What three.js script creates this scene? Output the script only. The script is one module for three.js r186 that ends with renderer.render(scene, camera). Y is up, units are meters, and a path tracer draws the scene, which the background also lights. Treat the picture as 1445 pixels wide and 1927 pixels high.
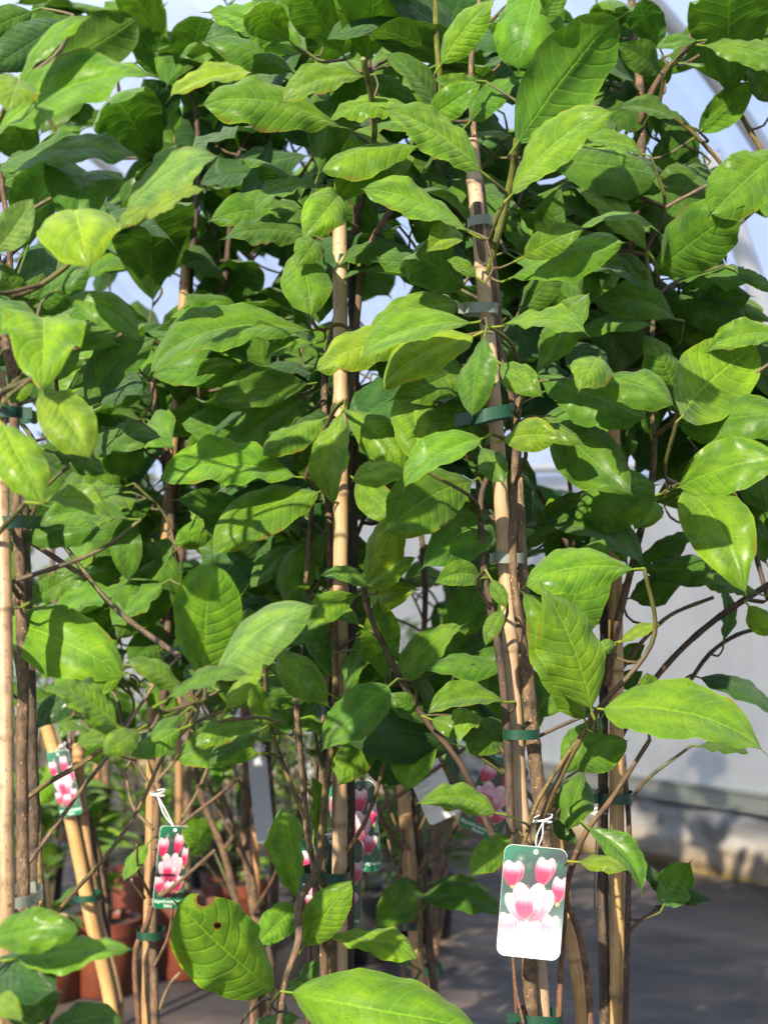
import * as THREE from 'three';
import { mergeGeometries } from 'three/addons/utils/BufferGeometryUtils.js';
import { ImprovedNoise } from 'three/addons/math/ImprovedNoise.js';

// ---------------------------------------------------------------- camera, sky, sun, exposure
const scene = new THREE.Scene();
const PW = 1445, PH = 1927, FOV = 32, EYE = 1.4;
const camera = new THREE.PerspectiveCamera(FOV, PW / PH, 0.05, 200);
camera.position.set(0, EYE, 0);
camera.lookAt(0, EYE, -5);
camera.focus = 2.12;
camera.userData.fStop = 7;
camera.updateMatrixWorld(true);
const renderer = new THREE.WebGLRenderer({ antialias: true });
renderer.setSize(767, 1024);
renderer.toneMapping = THREE.LinearToneMapping;
renderer.toneMappingExposure = 2.85;
renderer.shadowMap.enabled = true;

const sunDir = new THREE.Vector3(-0.38, 0.54, 0.79).normalize();
const sun = new THREE.DirectionalLight(new THREE.Color(1.0, 0.90, 0.72), 5.0);
sun.position.copy(sunDir).multiplyScalar(12).add(new THREE.Vector3(0, 1, -3));
sun.target.position.set(0, 1, -3);
sun.castShadow = true;
sun.shadow.mapSize.set(4096, 4096);
Object.assign(sun.shadow.camera, { left: -9, right: 9, top: 7, bottom: -7, near: 0.5, far: 40 });
scene.add(sun, sun.target);

{ // hazy, pale blue summer sky: brighter towards the sun and the horizon
  const W = 512, H = 256, px = new Float32Array(W * H * 4), d = new THREE.Vector3(), n = new ImprovedNoise();
  for (let j = 0; j < H; j++) for (let i = 0; i < W; i++) {
    const v = (j + 0.5) / H, u = (i + 0.5) / W, th = (v - 0.5) * Math.PI, ph = (u - 0.5) * 2 * Math.PI;
    d.set(Math.cos(th) * Math.cos(ph), Math.sin(th), Math.cos(th) * Math.sin(ph));
    const h = Math.max(0, d.y), s = Math.max(0, d.dot(sunDir));
    const k = Math.pow(1 - h, 2.2), c = 0.5 + 0.5 * n.noise(d.x * 2.2, d.y * 5, d.z * 2.2);
    const glow = 0.5 * Math.pow(s, 14) + 0.14 * Math.pow(s, 3);
    const o = (j * W + i) * 4, below = d.y < 0 ? 0.35 : 1;
    px[o] = (0.27 + 0.17 * k + 0.06 * c + glow) * below;
    px[o + 1] = (0.40 + 0.14 * k + 0.05 * c + glow * 0.93) * below;
    px[o + 2] = (0.69 + 0.06 * k + 0.02 * c + glow * 0.8) * below;
    px[o + 3] = 1;
  }
  const t = new THREE.DataTexture(px, W, H, THREE.RGBAFormat, THREE.FloatType);
  t.mapping = THREE.EquirectangularReflectionMapping;
  t.magFilter = t.minFilter = THREE.LinearFilter;
  t.needsUpdate = true;
  scene.background = t;
  scene.environment = t;
  scene.backgroundIntensity = scene.environmentIntensity = 0.80;
}

// ---------------------------------------------------------------- helpers
let seed = 20240611;
const rnd = () => { seed = (seed + 0x6D2B79F5) | 0; let t = Math.imul(seed ^ (seed >>> 15), 1 | seed); t = (t + Math.imul(t ^ (t >>> 7), 61 | t)) ^ t; return ((t ^ (t >>> 14)) >>> 0) / 4294967296; };
const rr = (a, b) => a + (b - a) * rnd();
const V = (x, y, z) => new THREE.Vector3(x, y, z);
const clamp = (x, a, b) => Math.min(b, Math.max(a, x));
const smooth = (a, b, x) => { const t = clamp((x - a) / (b - a), 0, 1); return t * t * (3 - 2 * t); };
const mix = (a, b, t) => a + (b - a) * t;
const noise = new ImprovedNoise();
const fbm = (x, y, z, o = 4) => { let s = 0, a = 0.5; for (let i = 0; i < o; i++) { s += a * noise.noise(x, y, z); x *= 2.03; y *= 2.03; z *= 2.03; a *= 0.5; } return s; };
const FPX = PH / 2 / Math.tan(THREE.MathUtils.degToRad(FOV / 2));
const at = (x, y, d) => V((x - PW / 2) / FPX * d, EYE - (y - PH / 2) / FPX * d, -d);   // a surveyed point: direction and distance from the tripod
const taken = new Map();
function numbered(name) { const n = taken.get(name) || 0; taken.set(name, n + 1); return n ? name + '_' + String(n).padStart(3, '0') : name; }
function tag(o, label, category, group) { o.userData.label = label; o.userData.category = category; if (group) o.userData.group = group; return o; }
function thing(name, label, category, pos, group) { const g = new THREE.Group(); g.name = numbered(name); g.position.copy(pos); scene.add(g); return tag(g, label, category, group); }
function part(name, geo, mat, parent, pos) {                       // a mesh whose geometry is given in world metres, hung under its thing
  const m = new THREE.Mesh(geo, mat); m.name = name; m.castShadow = m.receiveShadow = true;
  const o = pos || parent.userData.origin || V(0, 0, 0);
  let w = V(0, 0, 0); for (let p = parent; p && p !== scene; p = p.parent) w.add(p.position);
  if (pos) { geo.translate(-o.x, -o.y, -o.z); m.position.copy(o).sub(w); } else geo.translate(-w.x, -w.y, -w.z);
  parent.add(m); return m;
}
function dataTex(w, h, fn, srgb = true) {
  const a = new Uint8Array(w * h * 4);
  for (let j = 0; j < h; j++) for (let i = 0; i < w; i++) { const c = fn((i + 0.5) / w, (j + 0.5) / h), o = (j * w + i) * 4; a[o] = clamp(c[0], 0, 1) * 255; a[o + 1] = clamp(c[1], 0, 1) * 255; a[o + 2] = clamp(c[2], 0, 1) * 255; a[o + 3] = 255; }
  const t = new THREE.DataTexture(a, w, h); t.wrapS = t.wrapT = THREE.RepeatWrapping; t.magFilter = t.minFilter = THREE.LinearFilter;
  if (srgb) t.colorSpace = THREE.SRGBColorSpace; t.needsUpdate = true; return t;
}
// tiling noise: sampled on a torus-like lattice by blending
const tile = (f) => (u, v) => { const a = f(u, v), b = f(u - 1, v), c = f(u, v - 1), d = f(u - 1, v - 1); return mix(mix(a, b, u), mix(c, d, u), v); };

// a tapered, slightly crooked round bar along points; radii per point; uv in metres
function bar(pts, radii, o = {}) {
  const { sides = 8, step = 0.02, nodes = 0, wob = 0.0, tint = null, cap = true } = o;
  const curve = pts.length === 2 ? new THREE.LineCurve3(pts[0], pts[1]) : new THREE.CatmullRomCurve3(pts, false, 'centripetal');
  const len = curve.getLength(), n = clamp(Math.ceil(len / step), 4, 220);
  const P = [], UV = [], C = [], I = [], up = V(0.3, 0.1, 1).normalize();
  let N = null; const ph = rnd() * 9;
  const nodeAt = []; if (nodes) { let s = rr(0.04, nodes); while (s < len) { nodeAt.push(s); s += nodes * rr(0.8, 1.25); } }
  for (let i = 0; i <= n; i++) {
    const t = i / n, p = curve.getPoint(t), T = curve.getTangent(t), s = t * len;
    if (!N) N = up.clone().addScaledVector(T, -up.dot(T)).normalize(); else N.addScaledVector(T, -N.dot(T)).normalize();
    const B = T.clone().cross(N);
    const k = t * (radii.length - 1), k0 = Math.min(radii.length - 2, Math.floor(k)); let r = radii.length === 1 ? radii[0] : mix(radii[k0], radii[k0 + 1], k - k0);
    let dark = 1;
    for (const q of nodeAt) { const e = Math.abs(s - q); r *= 1 + 0.13 * Math.exp(-(e * e) / 0.00006); dark *= 1 - 0.62 * Math.exp(-((s - q + 0.005) ** 2) / 0.000014); }
    for (let j = 0; j <= sides; j++) {
      const a = j / sides * 2 * Math.PI, q = r * (1 + wob * noise.noise(Math.cos(a) * 1.5 + ph, Math.sin(a) * 1.5, s * 30));
      P.push(p.x + (N.x * Math.cos(a) + B.x * Math.sin(a)) * q, p.y + (N.y * Math.cos(a) + B.y * Math.sin(a)) * q, p.z + (N.z * Math.cos(a) + B.z * Math.sin(a)) * q);
      UV.push(j / sides * 0.06 + ph, s);
      const c = tint ? tint(t, s) : [1, 1, 1]; C.push(c[0] * dark, c[1] * dark, c[2] * dark);
    }
  }
  for (let i = 0; i < n; i++) for (let j = 0; j < sides; j++) { const a = i * (sides + 1) + j, b = a + sides + 1; I.push(a, a + 1, b, a + 1, b + 1, b); }
  if (cap) for (const e of [0, n]) { const c = curve.getPoint(e / n), id = P.length / 3; P.push(c.x, c.y, c.z); UV.push(ph, 0); C.push(0.8, 0.7, 0.55); for (let j = 0; j < sides; j++) { const a = e * (sides + 1) + j; e ? I.push(a, a + 1, id) : I.push(a + 1, a, id); } }
  const g = new THREE.BufferGeometry();
  g.setAttribute('position', new THREE.Float32BufferAttribute(P, 3)); g.setAttribute('uv', new THREE.Float32BufferAttribute(UV, 2)); g.setAttribute('color', new THREE.Float32BufferAttribute(C, 3));
  g.setIndex(I); g.computeVertexNormals();
  const nn = g.attributes.normal; for (let i = 0; i <= n; i++) { const a = i * (sides + 1), b = a + sides; const x = nn.getX(a) + nn.getX(b), y = nn.getY(a) + nn.getY(b), z = nn.getZ(a) + nn.getZ(b), l = Math.hypot(x, y, z) || 1; nn.setXYZ(a, x / l, y / l, z / l); nn.setXYZ(b, x / l, y / l, z / l); }
  g.userData.curve = curve; return g;
}

// ---------------------------------------------------------------- materials
const std = (o) => new THREE.MeshStandardMaterial(o), phy = (o) => new THREE.MeshPhysicalMaterial(o);
// leaf blade: midrib, curving side veins, net of small veins; value ~1 so that each blade's own colour multiplies it
function leafMaps(variant, under) {
  const sp = 0.088 + 0.012 * (variant % 3), off = [0, 0.45 * sp], z = variant * 7.3;
  const vein = (u, t) => {
    const side = u < 0 ? 0 : 1, a = Math.abs(u);
    const s = t - 0.17 * Math.pow(a, 1.25) + off[side] + 0.014 * noise.noise(a * 3 + side * 5, t * 5, z);
    const f = s / sp, q = Math.abs(f - Math.round(f)) * sp;
    return { mid: a, lat: q, f, a };
  };
  const net = (u, t) => { const x = noise.noise(u * 16, t * 34, z), y = noise.noise(u * 31 + 4, t * 62, z + 3); return Math.min(Math.abs(x), Math.abs(y) * 1.4); };
  const col = dataTex(384, 768, (x, t) => {
    const u = x * 2 - 1, v = vein(u, t), m = Math.exp(-((v.mid / (0.016 + 0.022 * (1 - t))) ** 2)), l = Math.exp(-((v.lat / 0.006) ** 2)) * (1 - 0.55 * v.a) * smooth(1.02, 0.9, v.a);
    const nt = Math.exp(-((net(u, t) / 0.05) ** 2)) * 0.35;
    const blot = fbm(u * 2.2, t * 4.5, z, 4), fine = noise.noise(u * 40, t * 80, z);
    const edge = smooth(0.93, 1.0, v.a) * 0.35;
    const spot = smooth(0.40, 0.5, noise.noise(u * 21, t * 43, z + 31)) * 0.10;
    let k = 0.84 + 0.30 * blot + 0.05 * fine - spot;
    const p = under ? 0.9 * m + 0.62 * l + nt * 0.35 : 0.8 * m + 0.42 * l + nt * 0.22;
    const pr = 0.98, pg = 1.0, pb = 0.9;
    const br = under ? 0 : smooth(0.30, 0.42, noise.noise(u * 2.6, t * 4.2, z + 60)) * smooth(0.80, 1.0, v.a + 0.1 * noise.noise(t * 20, u * 5, z)) * 0.8 + smooth(0.965, 0.995, t) * 0.7, dustk = smooth(0.30, 0.46, noise.noise(u * 34, t * 70, z + 77)) * 0.16;
    const brown = (c) => [mix(c[0], 0.95, br), mix(c[1], 0.62, br), mix(c[2], 1.0, br)].map((q) => mix(q, 1, dustk));
    return brown([mix(k * (0.90 + 0.16 * blot + edge * 0.5), pr * 1.0, p), mix(k * (0.97 + edge * 0.3), pg, p), mix(k * (0.9 - 0.2 * blot), pb, p * 0.7)].map((c) => c * 0.98));
  });
  const bmp = dataTex(384, 768, (x, t) => {
    const u = x * 2 - 1, v = vein(u, t), fr = Math.abs(v.f - Math.round(v.f)) * 2;
    const quilt = Math.sin(fr * Math.PI / 2) * smooth(0, 0.2, v.a) * smooth(1, 0.6, v.a) * (0.55 + 0.5 * noise.noise(u * 3, t * 6, z + 9));
    const m = Math.exp(-((v.mid / 0.035) ** 2)), l = Math.exp(-((v.lat / 0.009) ** 2)), nt = Math.exp(-((net(u, t) / 0.07) ** 2));
    const h = under ? 0.35 + 0.5 * m + 0.35 * l + 0.12 * nt - 0.2 * quilt : 0.45 + 0.30 * quilt - 0.35 * m - 0.26 * l - 0.12 * nt + 0.34 * fbm(u * 5, t * 10, z);
    return [h, h, h];
  }, false);
  return { col, bmp };
}
const leafMat = { u: [], b: [] };
const gloss = dataTex(256, 512, (x, y) => { const n = tile((u, v) => fbm(u * 4, v * 8, 21.5, 5))(x, y), s = tile((u, v) => noise.noise(u * 30, v * 60, 3.5))(x, y), k = clamp(0.45 + 1.5 * n - 0.5 * smooth(0.1, 0.5, s), 0.04, 1); return [k, clamp(1.1 - 0.6 * k, 0, 1), k]; }, false);
for (let i = 0; i < 4; i++) {
  const a = leafMaps(i, false), b = leafMaps(i + 4, true);
  leafMat.u.push(phy({ name: 'leaf', map: a.col, bumpMap: a.bmp, bumpScale: 0.0021, vertexColors: true, roughness: 0.93, specularIntensity: 0.2, transmission: 0.5, thickness: 0, clearcoat: 0.55, clearcoatMap: gloss, clearcoatRoughness: 0.42, clearcoatRoughnessMap: gloss, side: THREE.DoubleSide }));
  leafMat.b.push(phy({ name: 'leaf_underside', map: b.col, bumpMap: b.bmp, bumpScale: 0.002, vertexColors: true, roughness: 0.97, specularIntensity: 0.3, transmission: 0.45, thickness: 0, side: THREE.DoubleSide }));
}
{ // one blade gnawed by insects: a small hole and a bite out of the margin
  const src = leafMat.u[1].map, img = src.image, d = new Uint8Array(img.data);
  for (let j = 0; j < 768; j++) for (let i = 0; i < 384; i++) { const u = (i + 0.5) / 192 - 1, t = (j + 0.5) / 768; for (const [hu, ht, a, b] of [[0.30, 0.69, 0.075, 0.022], [0.86, 0.845, 0.30, 0.03]]) { const q = Math.hypot((u - hu) / a, (t - ht) / b) * (1 + 0.15 * noise.noise(u * 20, t * 30, 2)), o = (j * 384 + i) * 4; if (q < 1) d[o + 3] = 0; else if (q < 1.35) { d[o] = 235; d[o + 1] = 150; d[o + 2] = 200; } } }
  const t = new THREE.DataTexture(d, 384, 768); t.magFilter = t.minFilter = THREE.LinearFilter; t.colorSpace = THREE.SRGBColorSpace; t.needsUpdate = true;
  leafMat.holed = leafMat.u[1].clone(); leafMat.holed.map = t; leafMat.holed.alphaTest = 0.5; leafMat.holed.name = 'gnawed_leaf';
}
const barkTex = dataTex(256, 1024, (x, y) => {   // 6 cm x 24 cm of young bark: streaks, rings, pale lenticels
  const f = tile((u, v) => fbm(u * 9, v * 14, 1.7, 4))(x, y), g = tile((u, v) => noise.noise(u * 22, v * 26, 9))(x, y), l = tile((u, v) => noise.noise(u * 15, v * 48, 4.2))(x, y), l2 = tile((u, v) => noise.noise(u * 17, v * 130, 14.2))(x, y);
  const dots = smooth(0.36, 0.44, l) * 1.1 + smooth(0.42, 0.5, l2) * 0.8, k = 0.54 + 0.6 * f + 0.10 * g;
  return [mix(k, 1, Math.min(1, dots)), mix(k * 0.97, 0.98, Math.min(1, dots)), mix(k * 0.93, 0.92, Math.min(1, dots))];
});
const barkBump = dataTex(256, 1024, (x, y) => { const f = tile((u, v) => fbm(u * 14, v * 30, 1.7, 4))(x, y), l = tile((u, v) => noise.noise(u * 26, v * 90, 4.2))(x, y); const h = 0.45 + 0.5 * f + 0.4 * smooth(0.33, 0.45, l); return [h, h, h]; }, false);
for (const t of [barkTex, barkBump]) t.repeat.set(1 / 0.06, 1 / 0.24);
const caneTex = dataTex(256, 1024, (x, y) => { const s = tile((u, v) => fbm(u * 34, v * 3, 5.1, 4))(x, y), b = tile((u, v) => fbm(u * 3, v * 5, 8.8, 4))(x, y), sp = smooth(0.34, 0.42, tile((u, v) => noise.noise(u * 24, v * 60, 2.2))(x, y)); const gr = smooth(0.05, 0.4, tile((u, v) => fbm(u * 5, v * 9, 18.8, 5))(x, y)); const k = 0.84 + 0.30 * s + 0.30 * b - 0.3 * sp - 0.22 * gr; return [k, k * (0.98 + 0.05 * b), k * (0.95 + 0.12 * b)]; });
const caneBump = dataTex(256, 1024, (x, y) => { const s = tile((u, v) => fbm(u * 44, v * 3, 5.1, 4))(x, y); return [0.5 + s, 0.5 + s, 0.5 + s]; }, false);
for (const t of [caneTex, caneBump]) t.repeat.set(1 / 0.06, 1 / 0.4);
const M = {
  bark: std({ name: 'bark', map: barkTex, bumpMap: barkBump, bumpScale: 0.0012, vertexColors: true, roughness: 0.78 }),
  twig: std({ name: 'twig_bark', map: barkTex, bumpMap: barkBump, bumpScale: 0.0006, vertexColors: true, roughness: 0.62 }),
  cane: std({ name: 'bamboo', map: caneTex, bumpMap: caneBump, bumpScale: 0.0004, vertexColors: true, roughness: 0.5 }),
  tieGreen: phy({ name: 'green_tape', color: new THREE.Color(0.004, 0.034, 0.017), roughness: 0.35 }),
  tieClear: phy({ name: 'clear_tape', color: new THREE.Color(0.33, 0.37, 0.30), roughness: 0.5, transmission: 0.7, thickness: 0, side: THREE.DoubleSide }),
  string: std({ name: 'string', color: new THREE.Color(0.75, 0.75, 0.75), roughness: 0.8 }),
  white: std({ name: 'white_card', color: new THREE.Color(0.78, 0.78, 0.76), roughness: 0.45 }),
  blackPot: std({ name: 'black_pot', color: new THREE.Color(0.012, 0.012, 0.013), roughness: 0.45 }),
  soil: std({ name: 'soil', color: new THREE.Color(0.03, 0.022, 0.016), roughness: 1 }),
};
const potTex = dataTex(256, 256, (x, y) => { const k = 0.8 + 0.6 * tile((u, v) => fbm(u * 5, v * 7, 3.3, 4))(x, y); return [k, k, k]; });
M.terracotta = std({ name: 'terracotta_plastic', map: potTex, color: new THREE.Color(0.17, 0.042, 0.02), roughness: 0.5 });
// ---------------------------------------------------------------- the polytunnel: ground sheet, side wall, roof film, hoops
const wallDir = V(0.66, 0, 0.75).normalize(), wallAt = V(0.99, 0, -7.27), wallIn = V(-0.75, 0, 0.66).normalize();
const onWall = (s, inward, y) => wallAt.clone().addScaledVector(wallDir, s).addScaledVector(wallIn, inward).setY(y);
{ // woven black ground cover, dusty towards the wall, with dried puddle marks
  const tex = dataTex(1024, 1024, (x, y) => {
    const n1 = tile((u, v) => fbm(u * 4, v * 4, 0.5, 5))(x, y), n2 = tile((u, v) => fbm(u * 9, v * 15, 7.5, 5))(x, y), n3 = tile((u, v) => noise.noise(u * 60, v * 60, 2))(x, y);
    const w = 0.5 + 0.5 * Math.sin(x * 1024 * Math.PI / 4) * Math.sin(y * 1024 * Math.PI / 4);
    const dust = smooth(-0.12, 0.38, n1 + 0.5 * n2), wet = smooth(0.18, 0.34, n2), k = 0.155 + 0.03 * w + 0.03 * n3;
    return [k + 0.01 + 0.19 * dust + 0.07 * wet, k + 0.155 * dust + 0.07 * wet, k + 0.012 + 0.115 * dust + 0.075 * wet];
  });
  tex.repeat.set(1 / 1.9, 1 / 1.9);
  const rough = dataTex(512, 512, (x, y) => { const k = 0.62 + 0.5 * tile((u, v) => fbm(u * 7, v * 12, 4.5, 5))(x, y); return [k, k, k]; }, false); rough.repeat.set(1 / 1.9, 1 / 1.9);
  const bump = dataTex(1024, 1024, (x, y) => { const k = 0.5 + 0.8 * tile((u, v) => fbm(u * 8, v * 13, 6.5, 6))(x, y) + 0.05 * Math.sin(x * 1024 * Math.PI / 4); return [k, k, k]; }, false); bump.repeat.set(1 / 1.9, 1 / 1.9);
  const g = new THREE.PlaneGeometry(120, 120, 60, 60); g.rotateX(-Math.PI / 2); const p = g.attributes.position, uv = g.attributes.uv;
  for (let i = 0; i < p.count; i++) uv.setXY(i, p.getX(i) * 0.93 + p.getZ(i) * 0.37, p.getZ(i) * 0.93 - p.getX(i) * 0.37);
  const m = new THREE.Mesh(g, std({ name: 'ground_cover', map: tex, color: new THREE.Color(1.08, 1.0, 0.92), roughnessMap: rough, roughness: 1, bumpMap: bump, bumpScale: 0.012 })); m.name = 'ground'; m.receiveShadow = true; m.userData.kind = 'structure'; m.position.set(0, 0, -10); scene.add(m);
}
const S0 = -26, S1 = 16, SPAN = 11, APEX = 3.9, KNEE = 1.55;
function arch(q) { // 0 at the rail, 1 at the ridge: a straight side, then an elliptic roof
  const s = q * 1.35; if (s < 0.35) return [s / 0.35 * 0.10, mix(0.30, KNEE, s / 0.35)];
  const a = (s - 0.35) * Math.PI / 2; return [0.10 + (SPAN / 2) * (1 - Math.cos(a)), KNEE + (APEX - KNEE) * Math.sin(a)];
}
{
  const wall = new THREE.Group(); wall.name = 'wall_polytunnel'; wall.userData.kind = 'structure'; scene.add(wall);
  const film = dataTex(512, 512, (x, y) => { const a = tile((u, v) => fbm(u * 26, v * 2, 3.1, 4))(x, y), b = tile((u, v) => fbm(u * 4, v * 6, 6.1, 5))(x, y), c = tile((u, v) => fbm(u * 2.5, v * 16, 12.1, 3))(x, y); const k = 0.92 + 0.10 * a + 0.08 * b + 0.06 * c; return [k * 0.985, k * 0.99, k]; });
  film.repeat.set(1 / 2.4, 1 / 2.4);
  const bump = dataTex(512, 512, (x, y) => { const k = 0.5 + 0.9 * tile((u, v) => fbm(u * 3 + v, v * 5, 2.2, 3))(x, y); return [k, k, k]; }, false); bump.repeat.set(1 / 2.4, 1 / 2.4);
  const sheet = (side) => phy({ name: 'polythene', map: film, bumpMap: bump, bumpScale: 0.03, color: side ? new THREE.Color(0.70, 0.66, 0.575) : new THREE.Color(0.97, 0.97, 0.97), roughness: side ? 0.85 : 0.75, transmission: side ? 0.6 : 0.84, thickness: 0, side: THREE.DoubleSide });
  const grid = (nu, nv, f) => { const P = [], UV = [], I = []; for (let j = 0; j <= nv; j++) for (let i = 0; i <= nu; i++) { const [p, u, v] = f(i / nu, j / nv); P.push(p.x, p.y, p.z); UV.push(u, v); } for (let j = 0; j < nv; j++) for (let i = 0; i < nu; i++) { const a = j * (nu + 1) + i; I.push(a, a + 1, a + nu + 1, a + 1, a + nu + 2, a + nu + 1); } const g = new THREE.BufferGeometry(); g.setAttribute('position', new THREE.Float32BufferAttribute(P, 3)); g.setAttribute('uv', new THREE.Float32BufferAttribute(UV, 2)); g.setIndex(I); g.computeVertexNormals(); return g; };
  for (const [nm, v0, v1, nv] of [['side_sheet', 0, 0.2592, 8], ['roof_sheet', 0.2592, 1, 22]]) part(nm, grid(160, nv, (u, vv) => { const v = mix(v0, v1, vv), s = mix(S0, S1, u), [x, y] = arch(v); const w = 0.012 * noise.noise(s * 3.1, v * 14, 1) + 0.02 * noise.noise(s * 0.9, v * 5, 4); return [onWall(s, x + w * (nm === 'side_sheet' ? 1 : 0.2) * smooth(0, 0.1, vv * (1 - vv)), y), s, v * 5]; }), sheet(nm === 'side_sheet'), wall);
  // grey skirt of folded plastic with soil splashed along its foot
  const skirtTex = dataTex(1024, 256, (x, y) => { const a = tile((u, v) => fbm(u * 30, v * 3, 3.1, 4))(x, y), b = tile((u, v) => fbm(u * 12, v * 5, 9.1, 5))(x, y), c = tile((u, v) => fbm(u * 44, v * 9, 2.1, 3))(x, y); const soil = smooth(0.72, 0.12, y + 0.30 * b + 0.1 * c), foot = smooth(0.10, 0.0, y + 0.05 * c), k = 0.62 + 0.26 * a + 0.14 * b; let r = [k, k, k * 1.02]; const br = [0.60, 0.52, 0.40]; r = r.map((q, i) => mix(q, br[i] * (0.9 + 0.5 * b), soil * 0.92)); return r.map((q, i) => mix(q, [0.52, 0.47, 0.20][i], foot * 0.8)); });
  skirtTex.repeat.set(1 / 3.1, 1);
  const folds = (s, v) => 0.05 * noise.noise(s * 4 + v * 1.5, v * 2.2, 8) + 0.018 * noise.noise(s * 13 - v * 3, v * 3, 3);
  part('skirt', grid(700, 14, (u, v) => { const s = mix(-16, 8, u); return [onWall(s, 0.06 - 0.05 * v + folds(s, v), v * 0.262), s, v]; }), std({ name: 'skirt_plastic', map: skirtTex, color: new THREE.Color(0.50, 0.485, 0.47), roughness: 0.28, side: THREE.DoubleSide }), wall);
  const rail = new THREE.BoxGeometry(1, 1, 1);
  const M_rail = std({ name: 'rail_metal', color: new THREE.Color(0.26, 0.27, 0.235), roughness: 0.45, metalness: 0.3 }), M_hoop = std({ name: 'galvanised_tube', color: new THREE.Color(0.5, 0.52, 0.55), roughness: 0.5, metalness: 0.2 });
  const rot = Math.atan2(-wallDir.z, wallDir.x);
  for (const [dy, h, dp, nm] of [[0.300, 0.052, 0.05, 'rail'], [0.268, 0.010, 0.075, 'rail_lip'], [0.3325, 0.010, 0.07, 'rail_lip']]) { const g = rail.clone(); g.scale(S1 - S0, h, dp); g.rotateY(rot); const c = onWall((S0 + S1) / 2, 0.02, dy); g.translate(c.x, c.y, c.z); part(nm, g, M_rail, wall); }
  const hoops = [-16.5, -13.7, -10.9, -8.1, -5.3, -2.0, 1.2, 3.9, 6.6];
  for (const s of hoops) { const pts = []; for (let i = 0; i <= 26; i++) { const [x, y] = arch(i / 26); pts.push(onWall(s, x + 0.03, i ? y : 0)); } part('hoop', bar(pts, [0.03], { sides: 10, step: 0.12 }), M_hoop, wall); }
  for (const q of [0.27, 0.74]) { const [x, y] = arch(q); part('purlin', bar([onWall(S0 + 1, x + 0.07, y - 0.02), onWall(S1 - 1, x + 0.07, y - 0.02)], [0.022], { sides: 8, step: 0.5 }), M_hoop, wall); }
  // diagonal wind braces from the foot of a hoop to the next
  part('brace', bar([at(1335, 290, 5.7), at(1490, 735, 5.95)], [0.036], { sides: 12, step: 0.3 }), std({ name: 'white_tube', color: new THREE.Color(0.62, 0.63, 0.66), roughness: 0.5 }), wall);
  for (const s of [-5.3, -10.9]) part('brace', bar([onWall(s + 2.7, 0.12, 0.4), onWall(s + 0.05, arch(0.55)[0] + 0.05, arch(0.55)[1])], [0.022], { sides: 8, step: 0.3 }), M_hoop, wall);
}

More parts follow.
